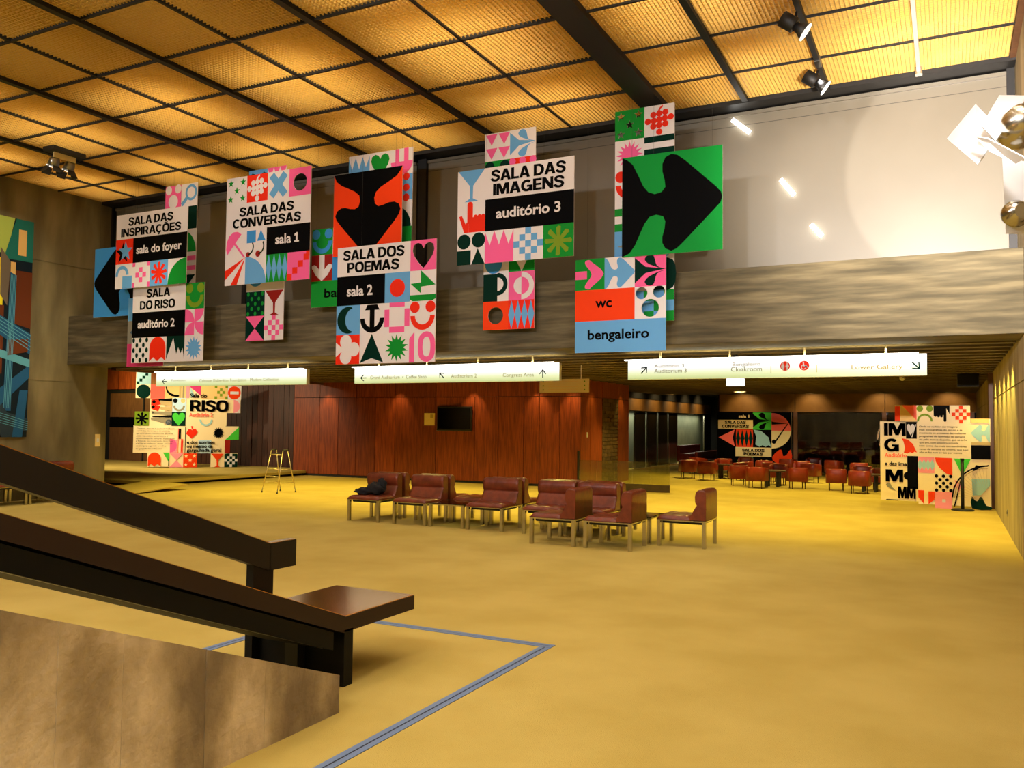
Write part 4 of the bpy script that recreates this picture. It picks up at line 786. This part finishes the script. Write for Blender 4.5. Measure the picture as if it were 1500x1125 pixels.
# ================================================================== SEATING IN THE HALL
def seat_mesh():
    # quilted pad: a grid of puffs
    m = MB(); nx, ny = 16, 14; x0, x1, y0, y1 = -.31, .31, -.33, .13
    def h(u, v): 
        q = abs(math.sin(PI * 3 * u)) ** .35 * abs(math.sin(PI * 3 * v)) ** .35
        e = min(1, min(u, 1 - u) * 12) ** .5 * min(1, min(v, 1 - v) * 12) ** .5
        return .362 + .03 * e + .022 * q * e
    g = [[m.bm.verts.new((x0 + (x1 - x0) * i / nx, y0 + (y1 - y0) * j / ny, h(i / nx, j / ny))) for i in range(nx + 1)] for j in range(ny + 1)]
    for j in range(ny):
        for i in range(nx): f = m.bm.faces.new((g[j][i], g[j][i + 1], g[j + 1][i + 1], g[j + 1][i])); f.smooth = True
    ed = [g[0][i] for i in range(nx + 1)] + [g[j][nx] for j in range(1, ny + 1)] + [g[ny][i] for i in range(nx - 1, -1, -1)] + [g[j][0] for j in range(ny - 1, 0, -1)]
    lo = [m.bm.verts.new((v.co.x * .96, v.co.y * .97 - .003, .34)) for v in ed]
    for i in range(len(ed)): j = (i + 1) % len(ed); m.bm.faces.new((ed[i], lo[i], lo[j], ed[j])).smooth = True
    m.bm.faces.new(lo); return m.mesh('seat', M_leather)
def back_mesh():
    prof = [(.325, .36), (.325, .70), (.318, .735), (.30, .75), (.26, .755), (.215, .748), (.188, .72), (.178, .67), (.182, .60), (.2, .565), (.205, .558), (.19, .54), (.168, .50), (.14, .45), (.115, .41), (.105, .36)]
    m = MB(); rings = []; n = 24
    for i in range(n + 1):
        u = i / n; x = -.305 + .61 * u; e = min(1, min(u, 1 - u) * 14) ** .5; s = 1 - .03 * (1 - e) - .012 * (1 - min(1, abs(math.sin(PI * 3 * u)) * 5))
        rings.append([(x, .325 - (.325 - y) * s, .36 + (z - .36) * s) for y, z in prof])
    m.loft(rings); return m.mesh('backrest', M_leather)
def leg_mesh():
    return MB().box((-.024, -.024, 0), (.024, .024, .35), bev=.003).mesh('leg', M_chrome)
SM, BM, LG = seat_mesh(), back_mesh(), leg_mesh()
FRM = MB().box((-.31, -.325, .335), (.31, -.305, .352)).box((-.31, .305, .335), (.31, .325, .352)).box((-.31, -.305, .335), (-.29, .305, .352)).box((.29, -.305, .335), (.31, .305, .352)).mesh('frame', M_chrome)
PAN = MB().box((-.25, -.27, .30), (.25, .27, .34), bev=.012).mesh('seat_pan', M_black)
def chair(label, x, y, rz, group, back=True, z=0):
    t = thing('lounge_chair' if back else 'lounge_stool', label, 'chair' if back else 'stool', (x, y, z), rz, group)
    link('seat', SM if back else SM2, t)
    if back: link('backrest', BM, t)
    link('frame', FRM, t); link('seat_pan', PAN, t)
    for a in (-1, 1):
        for b in (-1, 1): link('leg', LG, t, (a * .286, b * .301, 0))
    return t
SM2 = SM.copy(); SM2.name = 'seat'
for v in SM2.vertices: v.co.y = -.33 + (v.co.y + .33) * .66 / .46
GA = 'red leather lounge chairs in the middle of the hall'
F0 = 0.0; FB = PI; FL = -PI / 2
chair('red leather lounge chair with the black jacket on its seat', -8.35, 11.465, F0, GA)
chair('red leather lounge chair beside the jacket chair, left of the low glass table', -7.47, 11.465, F0, GA)
chair('red leather lounge chair right of the first low glass table', -6.14, 11.465, F0, GA)
chair('red leather lounge chair facing the stairs, behind the left sideways chair', -5.20, 11.465, F0, GA)
chair('red leather lounge chair half hidden between the two sideways chairs', -4.555, 11.465, F0, GA)
chair('front left sideways red chair with its back to the right', -4.655, 10.60, FL, GA)
chair('front sideways red chair second from the right end', -3.885, 10.60, FL, GA)
chair('sideways red chair alone at the right end of the group', -3.13, 11.31, FL, GA)
chair('rear red chair back to back with the jacket chair', -8.35, 12.20, FB, GA)
chair('rear red chair back to back with the chair left of the glass table', -7.47, 12.20, FB, GA)
chair('rear red chair back to back with the chair right of the glass table', -6.14, 12.20, FB, GA)
chair('rear red chair behind the long joined backs, left one', -5.20, 12.20, FB, GA)
chair('rear red chair behind the long joined backs, right one', -4.55, 12.20, FB, GA)
chair('backless red leather seat behind the low glass table', -6.82, 12.20, FB, GA, back=False)
def low_table(label, x, y):
    t = thing('low_table', label, 'table', (x, y, 0), 0, 'low glass tables between the red chairs')
    MB().box((-.31, -.31, .352), (.31, .31, .362)).obj('glass_top', M_tglass, t); link('frame', FRM, t)
    for a in (-1, 1):
        for b in (-1, 1): link('leg', LG, t, (a * .286, b * .301, 0))
low_table('low square glass table between the two pairs of red chairs', -6.81, 11.48)
low_table('low square glass table beside the lone sideways chair', -3.86, 11.36)
# jacket: crumpled cloth heap against the backrest
m = MB(); random.seed(3)
for cx_, cy_, cz_, rx_, ry_, rz_ in ((-.16, -.02, .055, .17, .10, .06), (.02, .03, .10, .15, .10, .10), (.10, .09, .16, .09, .06, .10)):
    rings = []
    for j in range(13):
        v = PI * (j + .3) / 12.6; rings.append([])
        for k in range(20):
            u = 2 * PI * k / 20; q = 1 + .16 * math.sin(3 * u + 5 * v + cx_ * 30) + .09 * math.sin(7 * u - 4 * v); rings[-1].append((cx_ + rx_ * q * math.sin(v) * math.cos(u), cy_ + ry_ * q * math.sin(v) * math.sin(u), max(.0, cz_ - rz_ * q * math.cos(v))))
    m.loft(rings)
o = m.obj('jacket', M_fabric, None, (-8.34, 11.40, .405)); tag(o, 'crumpled black jacket lying on the leftmost red lounge chair', 'jacket')

# chairs along the left concrete wall
GB = 'red lounge chairs along the left wall'
for k, y in enumerate((11.0, 10.35, 9.70, 9.05)):
    chair(('red leather chair at the far end of the row by the left concrete wall', 'red leather chair second along the left concrete wall', 'red leather chair third along the left concrete wall', 'red leather chair nearest the mural by the left wall')[k], -15.42, y, PI / 2, GB)

# ================================================================== TUB ARMCHAIRS AND TABLES
def tub_shell():
    m = MB(); path = []
    for i in range(15):
        t = PI * i / 14; c, s = math.cos(t), math.sin(t)
        path.append((.0 - .28 * math.copysign(abs(c) ** .5, c), .02 + .26 * abs(s) ** .5))
    path = [(-.28, -.27), (-.28, -.12)] + path + [(.28, -.12), (.28, -.27)]
    rings = []
    for i, p in enumerate(path):
        a = Vector(path[max(i - 1, 0)]); b = Vector(path[min(i + 1, len(path) - 1)]); d = (b - a).normalized(); n = Vector((d.y, -d.x)); P = Vector(p)
        back = max(0, (p[1] + .3) / .6); top = .47 + .05 * back; o_ = P - n * .025; q = P + n * .04; r = P + n * .055
        if i in (0, len(path) - 1): pass
        rings.append([(P.x - n.x * -.0 - n.x * .03, P.y - n.y * .03, .18), (o_.x, o_.y, top - .03), (P.x - n.x * .01, P.y - n.y * .01, top), (q.x, q.y, top - .003), (r.x, r.y, top - .04), (r.x, r.y, .18)])
    m.loft(rings); return m.mesh('tub_shell', M_leather2)
TS = tub_shell(); TSE = MB().box((-.235, -.28, .18), (.235, .235, .335), bev=.03).mesh('seat', M_leather2); TL = MB().tube([(0, 0, 0), (0, 0, .19)], [.013, .018], 8).mesh('leg', M_darkwood)
def tub(label, x, y, rz):
    t = thing('tub_armchair', label, 'armchair', (x, y, 0), rz, 'tub armchairs in the lounge'); t.scale = (.80, .80, 1.06); link('tub_shell', TS, t); link('seat', TSE, t)
    for a in (-1, 1):
        for b in (-1, 1): link('leg', TL, t, (a * .2, b * .2, 0))
D = math.radians
TUBS = [(-7.0, 25.35, -152, 'red tub armchair at the far left of the front group, seen from behind'), (-6.28, 24.80, 178, 'red tub armchair beside the leftmost one, its rounded back to us'), (-6.30, 26.9, 0, 'red tub armchair facing us behind the left pair'), (-5.35, 25.35, -100, 'red tub armchair side-on in the gap left of the poster arrow'),
        (-5.9, 28.3, 10, 'small far red tub armchair facing us under the left of the poster'), (-7.3, 27.6, 150, 'far red tub armchair in the left corner by the gallery'), (-5.0, 23.05, -160, 'front red tub armchair seen from behind, left of the middle group'), (-4.38, 22.35, 176, 'front red tub armchair with the broad back, centre of the middle group'), (-4.15, 24.1, 0, 'red tub armchair facing us across the middle table'),
        (-3.45, 22.75, -160, 'front red tub armchair right of the middle group'), (-5.0, 26.6, -165, 'upright red tub armchair before the green poster shapes'), (-4.55, 25.3, 172, 'red tub armchair behind the middle group, back to us'), (-3.9, 26.6, 8, 'red tub armchair facing us right of the middle group'), (-4.6, 28.4, 175, 'distant red tub armchair below the orange poster shape'),
        (-3.95, 29.4, 5, 'distant red tub armchair facing us beside the window post'), (-3.5, 25.4, 168, 'red tub armchair standing apart before the dark window'), (-3.2, 28.2, 165, 'farthest red tub armchair alone under the dark window'), (-2.52, 22.75, -172, 'red tub armchair at the left of the right group'), (-1.92, 22.05, 178, 'nearest red tub armchair of the right group, back to us'),
        (-1.55, 23.6, 0, 'red tub armchair facing us in the right group'), (-2.1, 24.9, -170, 'second row red tub armchair of the right group'), (-2.35, 26.9, -172, 'third row red tub armchair of the right group'), (-1.35, 25.3, 0, 'red tub armchair beside the display wall, facing us'), (-1.5, 26.9, 175, 'far red tub armchair partly behind the display wall'), (-0.75, 24.3, -90, 'red tub armchair hidden behind the display wall edge')]
for x, y, a, l in TUBS: tub(l, x, y, D(a))
def pedestal(label, x, y):
    t = thing('round_table', label, 'table', (x, y, 0), 0, 'low dark tables among the armchairs'); MB().tube([(0, 0, .40), (0, 0, .43)], .34, 24).obj('table_top', M_darkwood, t)
    for k in range(4): link('leg', PL_, t, (.2 * math.cos(PI / 4 + k * PI / 2), .2 * math.sin(PI / 4 + k * PI / 2), 0))
PL_ = MB().box((-.035, -.035, 0), (.035, .035, .40)).mesh('leg', M_black)
pedestal('low dark round table among the left armchairs', -6.0, 25.9); pedestal('low dark round table among the middle armchairs', -4.12, 23.15); pedestal('low dark round table among the right armchairs', -1.75, 22.85); pedestal('low dark round table of the rear right armchairs', -1.9, 25.9)
# padded benches along the side gallery
for k, (y0, y1, z, l) in enumerate(((32.1, 35.2, .80, 'high padded bench back glinting beside the gallery panels'), (32.4, 35.6, .56, 'lower padded bench glinting in front of the gallery panels'))):
    t = thing('padded_bench', l, 'bench', (-9.25 + .62 * k, (y0 + y1) / 2, 0)); h = (y1 - y0) / 2
    box('bench_back', (-.06, -h, .2), (.06, h, z), M_leather2, t, .025); box('bench_seat', (.06, -h, .2), (.42, h, z - .3), M_leather2, t, .025)
    for s in (-1, 1): box('leg', (.0, s * h * .9 - .03, 0), (.06, s * h * .9 + .03, .22), M_black, t)

# ================================================================== SMALL THINGS
# glass balustrade
t = thing('glass_balustrade', 'low glass balustrade panel with a dark kick plate beside the red wood wall', 'balustrade', (-7.0, 19.62, 0))
box('kick_plate', (-1.15, -.025, 0), (1.15, .025, .17), noisy('bronze_plate', (74, 58, 34), (88, 70, 42), nscale=4, rough=.5), t)
for k in range(5): box('glass_pane', (-1.15 + .46 * k + .004, -.006, .17), (-1.15 + .46 * (k + 1) - .004, .006, .70), M_glass, t)
box('end_post', (-1.19, -.03, 0), (-1.15, .03, .93), M_black, t)
# television and notice
t = thing('television', 'flat black television on the red wood wall', 'television', (-11.75, 19.65, 1.69)); box('bezel', (-.54, -.05, -.32), (.54, .0, .33), M_black, t, .01); box('screen', (-.505, -.054, -.27), (.505, -.05, .29), M_blackg, t); box('bracket', (-.2, 0, -.15), (.2, .04, .15), M_black, t); box('base_trim', (-.54, -.055, -.33), (.54, -.045, -.315), M_steel, t)
t = thing('wall_notice', 'small cream notice board left of the television', 'notice', (-12.57, 19.68, 1.675)); box('backing', (-.165, -.012, -.165), (.165, .012, .165), M_cream, t); box('label_square', (.03, -.014, .03), (.13, -.012, .13), pm('tan'), t)
t = thing('light_switch', 'pale switch plate on the end of the left concrete wall', 'switch', (-15.99, 12.1, 1.14), PI / 2); box('plate', (-.06, -.008, -.13), (.06, .008, .13), M_cream, t); box('rocker', (-.025, -.014, -.04), (.025, -.008, .04), M_plastic, t)
t = thing('wall_socket', 'small socket low on the right concrete wall', 'socket', (.785, 15.2, .3), -PI / 2); box('plate', (-.05, -.006, -.05), (.05, .006, .05), M_steel, t, .004); MB().tube([(0, -.006, 0), (0, -.010, 0)], .02, 12).obj('outlet', M_black, t)
# walking frame standing on the carpet
t = thing('walking_frame', 'pale metal walking frame standing alone on the carpet by the platform', 'walking frame', (-13.32, 14.68, 0), D(-8))
def tb(name, pts, r=.011, m=None): return MB().tube(pts, r, 8).obj(name, m or M_brass, t)
for s in (-1, 1):
    for b, y in (('f', -.24), ('r', .24)):
        tb('leg', [(s * .19, y * .28, .93), (s * .25, y, .10)]); tb('leg_extension', [(s * .25, y, .11), (s * .255, y * 1.06, .03)], .009, M_steel); tb('rubber_tip', [(s * .255, y * 1.06, .035), (s * .257, y * 1.08, 0.0)], [.014, .022], M_rubber)
    tb('hand_grip', [(s * .19, -.07, .945), (s * .19, .07, .945)], .018, M_rubber); tb('side_brace', [(s * .215, -.13, .52), (s * .215, .13, .52)]); tb('side_brace', [(s * .24, -.2, .22), (s * .24, .2, .22)], .007)
tb('front_bar', [(-.195, -.09, .84), (.195, -.09, .84)], .014); tb('cross_bar', [(-.215, -.145, .52), (.215, -.145, .52)]); tb('cross_bar', [(-.22, -.17, .36), (.22, -.17, .36)]); tb('folding_clip', [(-.03, -.09, .862), (.15, -.09, .866)], .01, M_rubber)
# stanchion
t = thing('stanchion', 'black stanchion post on a round base before the right display wall', 'stanchion', (.22, 18.72, 0)); MB().tube([(0, 0, .0), (0, 0, .02), (0, 0, .035)], [.2, .2, .15], 28).obj('base', M_black, t); MB().tube([(0, 0, .03), (0, 0, .97)], .03, 14).obj('post', M_black, t); MB().tube([(0, 0, .97), (0, 0, 1.0)], .036, 14).obj('cap', M_black, t)
# loudspeaker under the low ceiling
t = thing('loudspeaker', 'dark boxy loudspeaker hanging from the low ceiling by the right wall', 'loudspeaker', (.36, 19.9, 2.58)); box('cabinet', (-.2, -.12, -.15), (.2, .12, .12), M_black, t, .012); box('grille', (-.18, -.13, -.13), (.18, -.12, .10), M_void, t)
for s in (-1, 1): MB().tube([(s * .12, 0, .12), (s * .12, 0, .3)], .006, 6).obj('hanger', M_steel, t)
for k, (x, y) in enumerate(((-2.2, 14.4), (-1.2, 17.4), (-.9, 20.6))):
    t = thing('smoke_detector', ('white dome detector on the low ceiling just right of the exit box', 'white dome detector on the low ceiling above the dark window', 'farthest white dome detector on the low ceiling')[k], 'detector', (x, y, 2.66)); MB().tube([(0, 0, 0.04), (0, 0, 0.0), (0, 0, -.03), (0, 0, -.045)], [.06, .06, .045, .02], 16).obj('dome', M_plastic, t); MB().tube([(0, 0, .04), (0, 0, .2)], .01, 8).obj('stem', M_black, t)

# ------------------------------------------------------------------ mural: generic abstract of bands and colour fields
t = thing('mural', 'tall abstract painting of blue bands with yellow and brown fields on the left wall', 'painting', (-15.94, 9.2, 3.33), PI / 2)
MU = {'mural_teal': (30, 110, 100), 'mural_yellow': (240, 225, 40), 'mural_green': (170, 190, 90), 'mural_brown': (100, 48, 22), 'mural_grey': (110, 98, 84), 'mural_blue': (34, 88, 130), 'mural_deep': (16, 30, 40), 'mural_lblue': (90, 160, 180), 'mural_sand': (220, 180, 110), 'mural_peach': (240, 190, 130), 'mural_slate': (44, 60, 72)}
for k_, v_ in MU.items(): PC[k_[6:] and k_] = v_
box('canvas', (-2.6, -.0, -2.1), (1.3, .05, 2.1), mat('canvas', (90, 80, 60)), t)
mm = lambda items, k: link('painted_shape', poly_mesh('painted_shape', items, lambda x, y, d: (x, -.002 - .0012 * k, y)), t)
shapes = [('mural_deep', [rect(-2.6, -2.1, 1.3, 2.1)]), ('mural_yellow', [[(-.6, -.7), (.72, -.7), (.74, 1.3), (-.6, 1.3)]]), ('mural_green', [[(-2.6, 1.3), (.78, 1.4), (.92, 2.1), (-2.6, 2.1)]]), ('mural_teal', [[(.72, 1.3), (1.3, 1.3), (1.3, 2.1), (.95, 2.1)]]), ('mural_brown', [[(.85, .1), (1.3, .0), (1.3, 1.1), (.85, 1.1)]]), ('mural_grey', [[(.68, .6), (.82, .4), (.86, 1.25), (.66, 1.5)]]),
          ('mural_brown', [rect(.62, -.9, .76, .4)]), ('mural_peach', [[(-.6, 1.1), (.5, 1.1), (.6, 1.5), (-.6, 1.4)]]), ('mural_sand', [rect(1.0, 1.4, 1.16, 1.9)]), ('mural_sand', [rect(.86, .75, .96, 1.25)]), ('mural_blue', [[(.80, -1.6), (.96, -1.6), (.98, 1.0), (.86, 1.05)]]), ('mural_blue', [[(.4, .35), (1.3, -.1), (1.3, -.5), (.4, .0)]]),
          ('mural_slate', [[(.0, -.6), (.15, -.5), (1.2, -2.1), (.8, -2.1)]]), ('mural_blue', [[(1.3, -.7), (1.3, -.95), (.55, -1.7), (.4, -1.45)]]), ('mural_lblue', [[(.2, -.3), (.2, -.45), (1.3, -.75), (1.3, -.6)]]), ('mural_slate', [[(.1, -1.4), (.1, -1.7), (1.3, -2.0), (1.3, -1.75)]]), ('mural_blue', [[(1.0, -2.1), (1.2, -2.1), (1.28, -1.2), (1.12, -1.2)]]), ('mural_brown', [[(.85, -.55), (1.25, -.45), (1.25, -.2), (.85, -.25)]])]
for k, s in enumerate(shapes): mm([s], k)
for k in range(5):
    mm([('mural_lblue', [[(.81 + .03 * k, -1.55), (.82 + .03 * k, -1.55), (.875 + .025 * k, 1.0), (.865 + .025 * k, 1.0)]])], 19); mm([('mural_lblue', [[(.4, .32 - .06 * k), (1.3, -.13 - .07 * k), (1.3, -.145 - .07 * k), (.4, .305 - .06 * k)]])], 20)
    mm([('mural_green', [[(-.5, 1.6 + .1 * k), (.6, 1.45 + .1 * k), (.6, 1.47 + .1 * k), (-.5, 1.62 + .1 * k)]])], 21); mm([('mural_lblue', [[(.12, -1.45 - .05 * k), (1.3, -1.8 - .04 * k), (1.3, -1.81 - .04 * k), (.12, -1.46 - .05 * k)]])], 20)

# ------------------------------------------------------------------ track with spotlights, white track, twin barn-door lamps
t = thing('lighting_track', 'black lighting track along the right ceiling bay', 'track', (-1.40, 6.0, 6.12)); box('rail', (-.03, -8.0, -.02), (.03, 6.0, .05), M_black, t); box('track_joint', (-.035, 4.9, -.03), (.035, 5.1, .05), M_steel, t)
t = thing('lighting_track', 'white lighting track at the right edge of the ceiling', 'track', (-.29, 6.0, 6.12)); box('rail', (-.022, -8.0, -.02), (.022, 5.85, .05), M_whitepaint, t); box('end_cap', (-.04, 5.78, -.05), (.04, 5.88, .04), M_chrome, t)
def track_spot(label, x, y, z, aim):
    t = thing('track_spotlight', label, 'spotlight', (x, y, z)); d = Vector(aim).normalized()
    MB().tube([(0, 0, .0), (0.02, 0, .15)], .014, 8).obj('arm', M_black, t); q = d
    MB().tube([-.17 * q, -.16 * q, .0 * q, .01 * q], [.05, .085, .085, .07], 18).obj('lamp_body', M_black, t); MB().tube([.01 * q, .06 * q, .14 * q], [.05, .055, .10], 18).obj('snoot', M_black, t); MB().tube([.14 * q, .145 * q], [.10, .10], 18).obj('glowing_lens', M_lens, t)
    MB().box((-.10, -.012, -.02), (-.085, .012, .12)).obj('yoke', M_black, t); return t
M_lens = mat('lens_rim', (240, 240, 235), .4, emit=(255, 250, 240), es=1.5)
track_spot('nearer black track spotlight at the top edge, aimed right', -1.44, 9.45, 5.93, (.8, .15, -.62)); track_spot('farther black track spotlight above the pale screen, aimed right', -1.44, 11.15, 5.93, (.8, .15, -.62))
t = thing('barn_door_lamp', 'pair of silver lamps with black barn doors under the left ceiling', 'spotlight', (-13.36, 9.3, 6.02)); box('ceiling_plate', (-.14, -.3, .06), (.14, .3, .13), M_black, t); box('bracket', (-.015, -.2, -.03), (.015, .2, .06), M_cream, t)
for s in (-1, 1):
    b = MB().tube([(0, s * .14, -.02), (-.05, s * .14, -.06), (-.10, s * .14, -.16)], [.05, .085, .09], 14).obj('lamp_body', M_steel, t); MB().tube([(-.10, s * .14, -.16), (-.105, s * .14, -.17)], .095, 14).obj('rim', M_lens, b)
    for a in range(4):
        c_, s_ = math.cos(a * PI / 2), math.sin(a * PI / 2); MB().loft([[(-.105 + c_ * .09 - s_ * w1, s * .14 + s_ * .09 + c_ * w1, -.17) for w1 in (-.06, .06)] + [(-.105 + c_ * .095 - s_ * w1, s * .14 + s_ * .095 + c_ * w1, -.17) for w1 in (.06, -.06)],
            [(-.13 + c_ * .15 - s_ * w1, s * .14 + s_ * .15 + c_ * w1, -.27) for w1 in (-.08, .08)] + [(-.13 + c_ * .155 - s_ * w1, s * .14 + s_ * .155 + c_ * w1, -.27) for w1 in (.08, -.08)]], smooth=False).obj('barn_door', M_black, b)
# three bright glare spots on the right screen, drawn by added glowing tubes
for k, (a, b, l) in enumerate((((-2.742, 6.02), (-2.50, 5.80), 'highest small bright glare spot on the pale screen, above the green arrow'), ((-2.068, 5.06), (-1.894, 4.83), 'middle small bright glare spot on the pale screen, right of the green arrow'), ((-1.661, 4.38), (-1.528, 4.21), 'lowest small bright glare spot on the pale screen'))):
    t = thing('screen_glare', l, 'glare', ((a[0] + b[0]) / 2, 12.30, (a[1] + b[1]) / 2), 0, 'small bright glare spots on the pale screen'); dx, dz = (b[0] - a[0]) / 2, (b[1] - a[1]) / 2
    MB().tube([(-dx, 0, -dz), (dx, 0, dz)], .032, 12).obj('glare_tube', M_lamp, t); MB().tube([(-dx, .02, -dz), (dx, .02, dz)], .018, 8).obj('mount', M_whitepaint, t)  # tube and mount are added to draw the glare streak
# large white barn-door lamps close to the camera at the right edge
t = thing('barn_door_lamp', 'large white barn-door stage lamps hanging close by at the right edge', 'spotlight', (.30, 4.0, 2.8))
def flap(name, pts, m=M_whitepaint, th=.006):
    pts = [Vector(p) - Vector((.30, 4.0, 2.8)) for p in pts]; n = (pts[1] - pts[0]).cross(pts[2] - pts[0]).normalized() * th
    M_ = MB(); M_.loft([pts, [p + n for p in pts]], smooth=False); return M_.obj(name, m, t)
flap('barn_door', [(.006, 4.15, 2.865), (.119, 4.15, 3.001), (.203, 3.98, 2.821), (.118, 3.98, 2.688)]); flap('barn_door', [(.209, 4.15, 3.025), (.312, 4.12, 2.995), (.18, 3.9, 2.755), (.133, 3.93, 2.833)])
flap('barn_door', [(.109, 3.95, 2.797), (.151, 3.9, 2.768), (.275, 3.8, 2.642), (.246, 3.85, 2.638), (.16, 3.9, 2.713)]); flap('lamp_frame', [(.208, 4.0, 2.707), (.289, 4.0, 2.685), (.285, 4.0, 2.388), (.216, 4.0, 2.395)])
MB().tube([(-.04, .05, .02), (-.035, .0, .02), (-.01, -.07, .03), (.04, -.10, .04)], [.075, .085, .075, .03], 20).obj('lamp_body', M_chrome, t); MB().tube([(-.055, -.02, -.33), (-.05, -.06, -.34), (-.03, -.1, -.34)], [.05, .055, .03], 18).obj('lower_lamp_body', M_chrome, t)
MB().tube([(.09, .0, -.6), (.09, .0, 3.35)], .02, 10).obj('hanging_pole', M_black, t)
